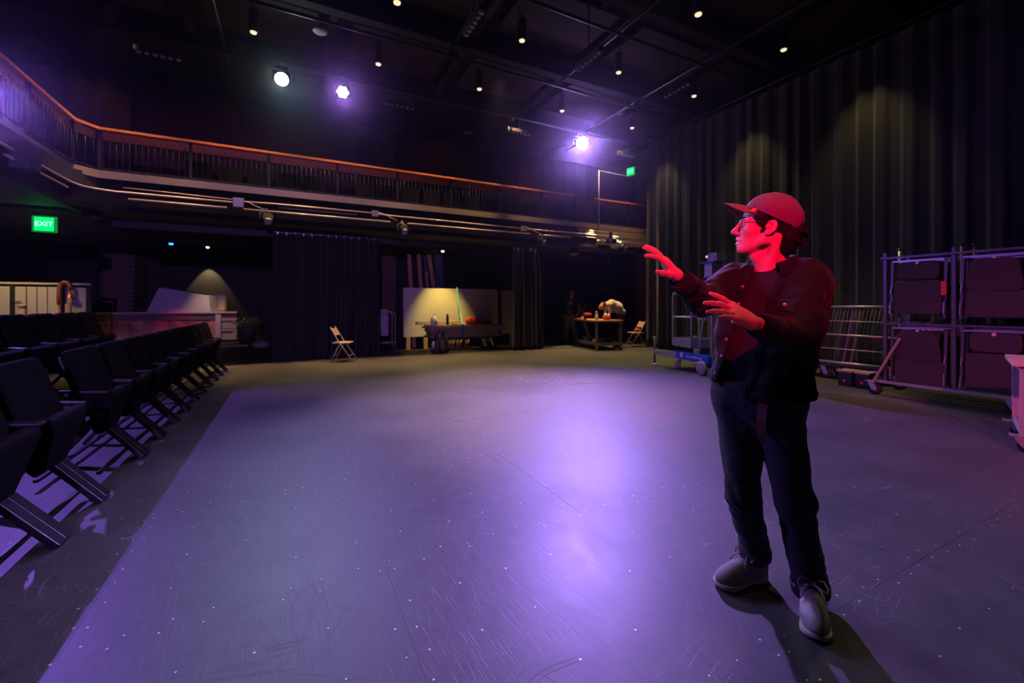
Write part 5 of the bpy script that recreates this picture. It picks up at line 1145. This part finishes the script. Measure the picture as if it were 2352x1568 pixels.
# ---- T-shirt
ts = SDF((.88, 1.66, .84), (1.38, 2.20, 1.54), .006); torso(ts, .0); ts.cap(SHL, SHL+(ELL-SHL)*.4, .058, .055, .05); ts.cap(SHR, SHR+(ELR-SHR)*.4, .058, .055, .05)
ts.cap((1.166, 1.943, 1.44), (1.167, 1.940, 1.487), .088, .070, .04)
X, Y, Z = [np.broadcast_to(a, ts.d.shape) for a in ts.pts()]; near = np.abs(ts.d) < .03; nz = np.zeros_like(ts.d); nz[near] = vnoise([X[near], Y[near], Z[near]], 14, 11)*.010; ts.d += nz
ts.d = np.maximum(ts.d, .875-Z).astype(np.float32); V, F = ts.mesh(); np_mesh('t_shirt', V-ORG, F, m_tee, man)
rb = []
for k in range(33):
    a = 2*PI*k/32; e = bf*math.cos(a)+bl*math.sin(a); rb.append(Vector(np.array([1.167, 1.940, 1.498-.020*math.cos(a)])+e*.0665-ORG))
# ---- jacket
jk = SDF((.60, 1.50, .86), (1.44, 2.24, 1.60), .0046)
torso(jk, .020, .085); c = np.array([1.118, 1.955, .95]); jk.cap(c-bl*.09, c+bl*.080, .121, None, .08)
jk.cap(np.array([1.163, 1.928, 1.455])-bl*.13, np.array([1.163, 1.928, 1.45])+bl*.12, .058, None, .06)
jk.cap(SHL, ELL, .067, .061, .05); jk.cap(ELL, WRL+(ELL-WRL)*.20, .062, .047, .03); jk.cap(SHR, ELR, .082, .066, .05); jk.cap(ELR, WRR+(ELR-WRR)*.14, .065, .046, .03)
X, Y, Z = [np.broadcast_to(a, jk.d.shape) for a in jk.pts()]
near = np.abs(jk.d) < .035; P_ = [X[near], Y[near], Z[near]]
def along(a, b, P): ab = b-a; L2 = ab @ ab; return ((P[0]-a[0])*ab[0]+(P[1]-a[1])*ab[1]+(P[2]-a[2])*ab[2])/L2
wr = vnoise(P_, 11, 21)*.016+vnoise(P_, 24, 22)*.013
# creases gathered at the elbows and under the arms
for (pt_, amp) in ((ELL, .013), (ELR, .013), (SHR+(ELR-SHR)*.3, .013), (SHL+(ELL-SHL)*.35, .008)):
    r2 = (P_[0]-pt_[0])**2+(P_[1]-pt_[1])**2+(P_[2]-pt_[2])**2; ph = (P_[0]*.55+P_[1]*.35-P_[2]*.75)*150+6*vnoise(P_, 9, 23); wr = wr+amp*np.sin(ph)*np.exp(-r2/.0065)*.55
nz = np.zeros_like(jk.d); nz[near] = wr; jk.d += nz
outer = jk.d.copy()
tsi = SDF((.60, 1.50, .86), (1.44, 2.24, 1.60), .0046); torso(tsi, -.005, .085); c = np.array([1.118, 1.955, .95]); tsi.cap(c-bl*.09, c+bl*.080, .102, None, .08); tsi.cap(SHL, SHL+(ELL-SHL)*.4, .040, .040, .04); tsi.cap(SHR, SHR+(ELR-SHR)*.4, .044, .044, .04); tsi.cap((1.166, 1.943, 1.40), (1.168, 1.94, 1.60), .082, .078, .04)
cx = np.interp(Z, [.9, 1.08, 1.22, 1.34, 1.43], [1.118, 1.132, 1.145, 1.155, 1.163]); cyy = np.interp(Z, [.9, 1.08, 1.22, 1.34, 1.43], [1.955, 1.945, 1.937, 1.93, 1.928])
qq = (X-cx)*bl[0]+(Y-cyy)*bl[1]; ff = (X-cx)*bf[0]+(Y-cyy)*bf[1]
qL = np.interp(Z, [.9, .95, 1.2, 1.35, 1.45, 1.55], [-.004, .0, .035, .055, .075, .085]); qR = np.interp(Z, [.9, 1.03, 1.2, 1.335, 1.45, 1.55], [-.15, -.118, -.075, -.050, -.036, -.05])
opening = np.maximum(np.maximum(qq-qL, qR-qq), .02-ff)
hemz = np.interp(qq, [-.2, -.12, 0, .2], [.985, .975, .925, .935])+.004*np.sin(qq*60)
sleeveL = (ff > .14) | (qq > .20) | (qq < -.20)
shell = np.maximum(outer, -np.where(sleeveL, 1., tsi.d) if False else -tsi.d); shell = np.maximum(shell, -opening); shell = np.maximum(shell, hemz-Z)
armd = SDF((.60, 1.50, .86), (1.44, 2.24, 1.60), .0046); armd.cap(SHL, ELL, .067, .061, .05); armd.cap(ELL, WRL+(ELL-WRL)*.20, .062, .047, .03); armd.cap(SHR, ELR, .082, .066, .05); armd.cap(ELR, WRR+(ELR-WRR)*.14, .065, .046, .03)
arms = np.maximum(armd.d+nz, -tsi.d)
jd = np.minimum(shell, arms).astype(np.float32)
jk.d = jd; V, F = jk.mesh(); jacket = np_mesh('jacket', V-ORG, F, m_denim, man)
# raised details that follow the cloth: flaps, plackets, hem, yoke seam
def relief(name, mask, th=.004, mat=None):
    s2 = SDF((.60, 1.50, .86), (1.44, 2.24, 1.60), .0046); s2.d = np.maximum(np.maximum(outer-th, -(outer+.004)), mask).astype(np.float32)
    V, F = s2.mesh()
    if len(V): return np_mesh(name, V-ORG, F, mat or m_denim, jacket)
front = .03-ff
def boxm(q0, q1, z0, z1, slope=0.): return np.maximum(np.maximum(np.maximum(q0-qq, qq-q1), np.maximum(z0-(Z-slope*qq), (Z-slope*qq)-z1)), front)
noarm = -(armd.d-.002)*0-1
relief('placket', np.maximum(np.maximum(np.maximum(qL-qq, qq-qL-.034), front), hemz-Z), .0035)
relief('placket', np.maximum(np.maximum(np.maximum(qR-.034-qq, qq-qR), front), hemz-Z), .0035)
relief('pocket_flap', np.maximum(boxm(.085, .185, 1.325, 1.375, -.12), -np.abs(Z-3)), .006)
relief('pocket_flap', boxm(-.165, -.075, 1.325, 1.375, .12), .006)
relief('pocket', boxm(.09, .18, 1.20, 1.33, -.12), .0025); relief('pocket', boxm(-.16, -.08, 1.20, 1.33, .12), .0025)
relief('hem_band', np.maximum(np.maximum(hemz-Z, Z-hemz-.038), -opening), .003)
# collar: a turned-down band around the neck, open at the front
cv = []; cf = []; nA, nB = 40, 5
for i in range(nA+1):
    a = math.radians(38+(322-38)*i/nA); e = bf*math.cos(a)+bl*math.sin(a); fr_ = max(0, math.cos(a)); bk_ = max(0, -math.cos(a))
    base_ = np.array([1.166, 1.938, 1.508+.022*bk_-.036*fr_])
    prof = [(.074, .0), (.071+.006*fr_, .034), (.083+.012*fr_, .036), (.106+.022*fr_, .016), (.124+.036*fr_, -.008-.020*fr_), (.116+.034*fr_, -.014-.020*fr_)]
    for (r_, z_) in prof: cv.append(base_+e*r_*(1.0+.12*abs(math.sin(a)))+UP*z_-ORG)
for i in range(nA):
    for j in range(nB): cf.append((i*6+j, (i+1)*6+j, (i+1)*6+j+1, i*6+j+1))
co_ = mobj('collar', cv, cf, m_denim, jacket, True); sm = co_.modifiers.new('t', 'SOLIDIFY'); sm.thickness = .004; sub = co_.modifiers.new('s', 'SUBSURF'); sub.levels = 1; sub.render_levels = 1
# buttons along the plackets and on the flaps: project onto the outer surface
def surf(q, z):
    cxx = np.interp(z, [.9, 1.08, 1.22, 1.34, 1.43], [1.118, 1.132, 1.145, 1.155, 1.163]); cy2 = np.interp(z, [.9, 1.08, 1.22, 1.34, 1.43], [1.955, 1.945, 1.937, 1.93, 1.928])
    for f_ in np.arange(.26, .02, -.002):
        p = np.array([cxx, cy2, z])+bl*q+bf*f_; ix = np.round((p-jk.lo)/jk.h).astype(int)
        if (ix < 0).any() or (ix >= jk.n).any(): continue
        if outer[tuple(ix)] < .003: return p
    return np.array([cxx, cy2, z])+bl*q+bf*.13
m_btn = M('metal_button', (.62, .50, .52), .3, .8)
RBN = Vector(bf).to_track_quat('Z', 'Y').to_matrix()
for z in (1.02, 1.10, 1.18, 1.26, 1.34, 1.415):
    for w_, off_ in ((qR, -.017),):
        q_ = float(np.interp(z, [.9, 1.03, 1.2, 1.335, 1.45, 1.55], [-.15, -.118, -.075, -.050, -.036, -.05]))+off_
        MB().lathe([(.0075, 0), (.0075, .003), (.004, .0045)], Vector(surf(q_, z)+bf*.002-ORG), 12, RBN).build('button', m_btn, jacket)
MB().lathe([(.0075, 0), (.0075, .003), (.004, .0045)], Vector(surf(.135, 1.335)+bf*.006-ORG), 12, RBN).build('button', m_btn, jacket)
MB().lathe([(.0075, 0), (.0075, .003), (.004, .0045)], Vector(surf(-.12, 1.335)+bf*.006-ORG), 12, RBN).build('button', m_btn, jacket)
for (E_, W__, f0, r_) in ((ELL, WRL, .22, .0475), (ELR, WRR, .16, .0465)):
    a_ = W__+(E_-W__)*(f0+.16); b_ = W__+(E_-W__)*(f0-.20); m = MB().tube([Vector(a_-ORG), Vector((a_+b_)/2-ORG), Vector(b_-ORG)], [r_+.006, r_+.003, r_-.004], 22, False).build('cuff', m_denim, jacket); sm = m.modifiers.new('t', 'SOLIDIFY'); sm.thickness = .005
# ring on the left ring finger
rp = WRL+nrm((-.836, -.28, .467))*.018+dL*.104-tL*.012+nL*.004; MB().tube([Vector(rp-ORG+(tL*math.cos(a)+nL*math.sin(a))*.0102) for a in [2*PI*k/16 for k in range(16)]], .0018, 6, True, True).build('ring', M('pale_gold', (.85, .78, .70), .2, .9), man)
# ---- trousers
tz = SDF((.90, 1.70, .02), (1.46, 2.20, 1.02), .006)
HPL, KNL, ANL = np.array([1.168, 1.885, .88]), np.array([1.222, 1.862, .49]), np.array([1.345, 1.935, .085]); HPR, KNR, ANR = np.array([1.066, 2.02, .88]), np.array([1.066, 1.985, .47]), np.array([1.186, 2.092, .125])
tz.cap(np.array([1.118, 1.955, .96])-bl*.08, np.array([1.118, 1.955, .96])+bl*.08, .115, None, .06); tz.cap(np.array([1.118, 1.957, .88])-bl*.075, np.array([1.118, 1.957, .88])+bl*.075, .118, None, .06)
tz.cap(HPL, KNL, .104, .076, .025); tz.cap(KNL, ANL, .075, .070, .03); tz.cap(HPR, KNR, .104, .075, .025); tz.cap(KNR, ANR, .074, .064, .03)
X, Y, Z = [np.broadcast_to(a, tz.d.shape) for a in tz.pts()]; near = np.abs(tz.d) < .035; P_ = [X[near], Y[near], Z[near]]
wr = vnoise([P_[0], P_[1], P_[2]*.5], 12, 31)*.018+vnoise(P_, 30, 32)*.006
for (pt_, amp, fr_) in ((KNL, .003, 80), (KNR, .004, 85), (ANL+np.array([-.01, 0, .07]), .004, 110), (ANR+np.array([0, 0, .07]), .006, 105), (np.array([1.10, 1.88, .80]), .006, 70)):
    r2 = (P_[0]-pt_[0])**2+(P_[1]-pt_[1])**2+.6*(P_[2]-pt_[2])**2; wr = wr+amp*np.sin(P_[2]*fr_+(P_[0]-P_[1])*55+9*vnoise(P_, 9, 33))*np.exp(-r2/.011)
nz = np.zeros_like(tz.d); nz[near] = wr; tz.d += nz
lowL = np.where((X-1.255)*.8-(Y-1.98)*.9 > 0, .058, .128); tz.d = np.maximum(np.maximum(tz.d, lowL-Z), Z-.985).astype(np.float32)
V, F = tz.mesh(); trs = np_mesh('trousers', V-ORG, F, m_trs, man)
for (K_, A_2, r_, z0_) in ((KNL, ANL, .074, .052), (KNR, ANR, .068, .118)):
    c0 = A_2+np.array([0, 0, z0_-A_2[2]]); t_ = (K_-A_2); c1 = c0+t_*(.05/t_[2]); e = MB().tube([Vector(c0-ORG), Vector((c0+c1)/2-ORG), Vector(c1-ORG)], [r_+.002, r_+.005, r_], 24, False).build('turn_up', m_trs, trs); sm = e.modifiers.new('t', 'SOLIDIFY'); sm.thickness = .006
# hanging belt end
def tfront(q, z):
    c_ = np.array([1.118, 1.955, z])
    for f_ in np.arange(.24, 0, -.003):
        p = c_+bl*q+bf*f_; ix = np.round((p-tz.lo)/tz.h).astype(int)
        if (ix >= 0).all() and (ix < tz.n).all() and tz.d[tuple(ix)] < 0: return p
    return c_+bl*q+bf*.1
bp_ = [Vector(tfront(.088-.004*i, .945-.026*i)+bf*(.006 if i else .004)-ORG) for i in range(8)]
bm_ = MB()
for a_, b_ in zip(bp_[:-1], bp_[1:]): bm_.bar(a_, b_, .040, .005, tuple(bf), .0015)
belt = bm_.build('belt_end', M('brown_leather', (.16, .055, .045), .6, noise=.3, nscale=80, bump=.2, bscale=200), trs); belt['label'] = 'dark brown leather belt end hanging from under the jacket'
fl_ = MB()
for i in range(6):
    a_, b_ = tfront(.006-.002*i, .92-.022*i), tfront(.004-.002*i, .898-.022*i); fl_.bar(Vector(a_+bf*.002-ORG), Vector(b_+bf*.002-ORG), .006, .004, tuple(bf))
fl_.build('fly_seam', m_trs, trs)
# ---- shoes
m_wool = M('grey_wool', (.32, .29, .27), .95, noise=.2, nscale=120, bump=.3, bscale=500); m_sole = M('cream_sole', (.62, .50, .44), .6, noise=.06); m_lace = M('grey_lace', (.36, .30, .30), .8)
us = SDF((-.03, -.08, .0), (.31, .08, .17), .0032)
us.ell((.212, 0, .040), (.080, .049, .042), .03); us.ell((.13, 0, .048), (.11, .040, .056), .04); us.ell((.045, 0, .055), (.052, .038, .065), .03); us.cap((.05, 0, .08), (.045, 0, .125), .037, .036, .03); us.cap((.10, 0, .075), (.17, 0, .055), .034, .034, .03)
us.d = np.maximum(us.d, .024-us.pts()[2]).astype(np.float32); VU, FU = us.mesh()
ss = SDF((-.04, -.08, -.005), (.32, .08, .07), .0034); X, Y, Z = [np.broadcast_to(a, ss.d.shape) for a in ss.pts()]
def c2d(x0, x1, r0, r1): t = np.clip((X-x0)/(x1-x0), 0, 1); return np.sqrt((X-x0-t*(x1-x0))**2+Y**2)-(r0+(r1-r0)*t)
pl2 = np.minimum(c2d(.045, .14, .046, .043), c2d(.14, .235, .043, .056)); hgt = .026+.022*np.clip((.11-X)/.12, 0, 1)**1.5+.004*np.clip((X-.2)/.09, 0, 1); arch = np.where((X > .07) & (X < .17), .006*np.cos((X-.12)/.1*PI), 0)
zz_ = np.maximum(Z-hgt, arch+.0+.012*np.clip((X-.23)/.07, 0, 1)**2-Z); dd = np.maximum(pl2+.006, zz_+.006); out_ = np.sqrt(np.maximum(pl2+.006, 0)**2+np.maximum(zz_+.006, 0)**2)+np.minimum(dd, 0)-.006
ss.d = out_.astype(np.float32); VS, FS = ss.mesh()
lm_ = MB()
for i in range(5):
    x_ = .10+.022*i; zt = .124-.0125*i; lm_.tube([(x_, -.030, zt-.012), (x_+.008, 0, zt+.0035), (x_+.018, .030, zt-.022)], .0036, 6); lm_.tube([(x_, .030, zt-.012), (x_+.008, 0, zt+.0035), (x_+.018, -.030, zt-.022)], .0036, 6)
for s_ in (1, -1):
    lm_.tube([(.108, 0, .130), (.104, s_*.018, .146), (.108, s_*.040, .150), (.122, s_*.054, .134), (.132, s_*.050, .116), (.124, s_*.026, .124), (.110, 0, .131)], .0036, 7); lm_.tube([(.11, 0, .131), (.130, s_*.018, .133), (.155, s_*.036, .112), (.168, s_*.046, .090)], .0032, 6)
pm_ = None
for (heel, d_) in (((1.348, 1.945), (-.50, -.866)), ((1.240, 2.110), (-.952, -.306))):
    e = bpy.data.objects.new('shoe', None); link(e, man); e.location = (heel[0]-PX, heel[1]-PY, .004); e.rotation_euler = (0, 0, math.atan2(d_[1], d_[0]))
    np_mesh('upper', VU, FU, m_wool, e); np_mesh('sole', VS, FS, m_sole, e); lm_.build('laces', m_lace, e); MB().box((.277, .012, .042), (.010, .016, .006), Matrix.Rotation(.7, 3, 'Y')).build('toe_tab', m_black, e)
    MB().tube([(.045+.034*math.cos(a), .033*math.sin(a), .140) for a in [2*PI*k/20 for k in range(20)]], .006, 6, True, True).build('collar_rim', m_wool, e)
    if heel[0] > 1.3: MB().cyl((.048, 0, .09), (.04, 0, .16), .034, 14, .036).build('sock', m_black, e)
    else: MB().cyl((.048, 0, .09), (.04, 0, .17), .034, 14, .036).build('sock', m_black, e)
# ================================================================ two people at the workbench
def far_person(label, org, parts, skin, shirt, shirt_m, trousers, trs_m, shoes):
    b0 = c2w(org[0], org[1]); t = thing('person', label, 'person', (b0.x, b0.y, 0), -TH); O = np.array([org[0], org[1], 0.])
    def run(name, prims, mat, h=.012, nz_=0., par=None):
        P = np.array([p[0] for p in prims]+[p[1] for p in prims]); lo = P.min(0)-.2; hi = P.max(0)+.2; s = SDF(lo, hi, h)
        for (a, b, ra, rb) in prims: s.cap(a, b, ra, rb, .04)
        if nz_:
            q = [np.broadcast_to(a, s.d.shape) for a in s.pts()]; s.d += (vnoise(q, 12, 5)*nz_).astype(np.float32)
        V, F = s.mesh(); return np_mesh(name, V-O, F, mat, par or t)
    run('body', skin, M('skin_far', (.55, .30, .22), .55), .010); run('shirt', shirt, shirt_m, .012, .02); run('trousers', trousers, trs_m, .012, .02)
    for (a, b) in shoes: run('shoe', [(a, b, .045, .038)], M('shoe_tan', (.30, .18, .08), .7))
    return t
m_black2 = M('dark_shirt', (.02, .02, .024), .9); m_tan = M('tan_trousers', (.42, .25, .09), .8); m_grey = M('pale_grey_shirt', (.52, .48, .42), .85); m_dkt = M('dark_trousers', (.05, .045, .045), .85); m_hair2 = M('brown_hair', (.06, .03, .02), .8)
# standing helper, leaning forward with both hands towards the bench
a = far_person('person in a dark top and tan trousers leaning at the left end of the workbench', (2.0, 15.0), None,
    [((2.08, 14.95, 1.70), (2.09, 14.93, 1.77), .075, .085), ((2.10, 14.86, 1.735), (2.115, 14.84, 1.73), .02, .018), ((2.05, 14.97, 1.50), (2.07, 14.95, 1.66), .05, .048), ((2.30, 14.85, 1.36), (2.34, 14.7, 1.20), .042, .036), ((2.34, 14.7, 1.20), (2.20, 14.45, 1.02), .038, .03), ((2.20, 14.45, 1.02), (2.15, 14.37, .96), .034, .026), ((1.90, 14.8, 1.3), (1.97, 14.55, 1.08), .04, .032), ((1.97, 14.55, 1.08), (2.0, 14.42, .98), .034, .026), ((1.9, 15.05, .95), (2.1, 15.05, .95), .08, .08), ((2.0, 15.03, .95), (2.04, 14.98, 1.45), .09, .1)],
    [((1.93, 15.05, 1.0), (2.07, 15.05, 1.0), .125, .125), ((1.94, 15.0, 1.25), (2.10, 14.98, 1.27), .125, .125), ((1.88, 14.98, 1.47), (2.2, 14.95, 1.47), .085, .08), ((2.2, 14.95, 1.46), (2.31, 14.85, 1.34), .07, .06), ((1.88, 14.97, 1.46), (1.87, 14.82, 1.29), .07, .06)], m_black2,
    [((1.92, 15.05, .93), (2.08, 15.05, .93), .125, .125), ((1.92, 15.05, .88), (1.90, 15.0, .50), .10, .08), ((1.90, 15.0, .50), (1.90, 15.08, .10), .078, .07), ((2.08, 15.05, .88), (2.14, 14.98, .50), .10, .08), ((2.14, 14.98, .50), (2.26, 15.1, .10), .078, .07)], m_tan,
    [((1.92, 15.1, .05), (1.86, 14.9, .045)), ((2.28, 15.12, .05), (2.24, 14.92, .045))])
s_ = SDF((1.95, 14.8, 1.66), (2.23, 15.1, 1.92), .010); s_.ell((2.08, 14.965, 1.785), (.095, .10, .085), .03); V, F = s_.mesh(); np_mesh('hair', V-np.array([2.0, 15.0, 0]), F, M('auburn_hair', (.20, .05, .03), .8), a)
# bent-over worker in a pale shirt
b = far_person('person in a pale grey shirt bent deeply over the workbench', (3.36, 13.62), None,
    [((2.80, 13.45, 1.27), (2.86, 13.47, 1.33), .085, .09), ((2.74, 13.44, 1.23), (2.725, 13.435, 1.225), .022, .02), ((2.88, 13.47, 1.32), (3.02, 13.5, 1.35), .055, .06), ((3.03, 13.30, 1.16), (2.98, 13.22, 1.0), .042, .034), ((2.98, 13.22, 1.0), (2.93, 13.2, .935), .034, .026), ((3.0, 13.7, 1.16), (2.93, 13.6, 1.0), .042, .034), ((2.93, 13.6, 1.0), (2.88, 13.55, .935), .034, .026), ((3.05, 13.5, 1.3), (3.45, 13.62, 1.1), .1, .1)],
    [((3.03, 13.38, 1.33), (3.03, 13.64, 1.33), .10, .10), ((3.12, 13.5, 1.37), (3.34, 13.58, 1.28), .145, .15), ((3.34, 13.5, 1.25), (3.38, 13.68, 1.22), .14, .14), ((3.46, 13.54, 1.10), (3.46, 13.7, 1.10), .125, .125), ((3.03, 13.34, 1.32), (3.035, 13.29, 1.13), .078, .068), ((3.03, 13.68, 1.32), (3.0, 13.70, 1.13), .078, .068)], m_grey,
    [((3.46, 13.55, 1.02), (3.46, 13.70, 1.02), .13, .13), ((3.44, 13.54, .98), (3.36, 13.50, .52), .105, .08), ((3.36, 13.50, .52), (3.37, 13.56, .10), .078, .062), ((3.46, 13.72, .98), (3.44, 13.74, .52), .105, .08), ((3.44, 13.74, .52), (3.47, 13.78, .10), .078, .062)], m_dkt,
    [((3.40, 13.56, .05), (3.20, 13.50, .045)), ((3.50, 13.79, .05), (3.30, 13.74, .045))])
s_ = SDF((2.72, 13.3, 1.22), (3.02, 13.66, 1.50), .010); s_.ell((2.87, 13.475, 1.345), (.09, .095, .08), .03); V, F = s_.mesh(); np_mesh('hair', V-np.array([3.36, 13.62, 0]), F, M('dark_short_hair', (.03, .018, .014), .8), b)
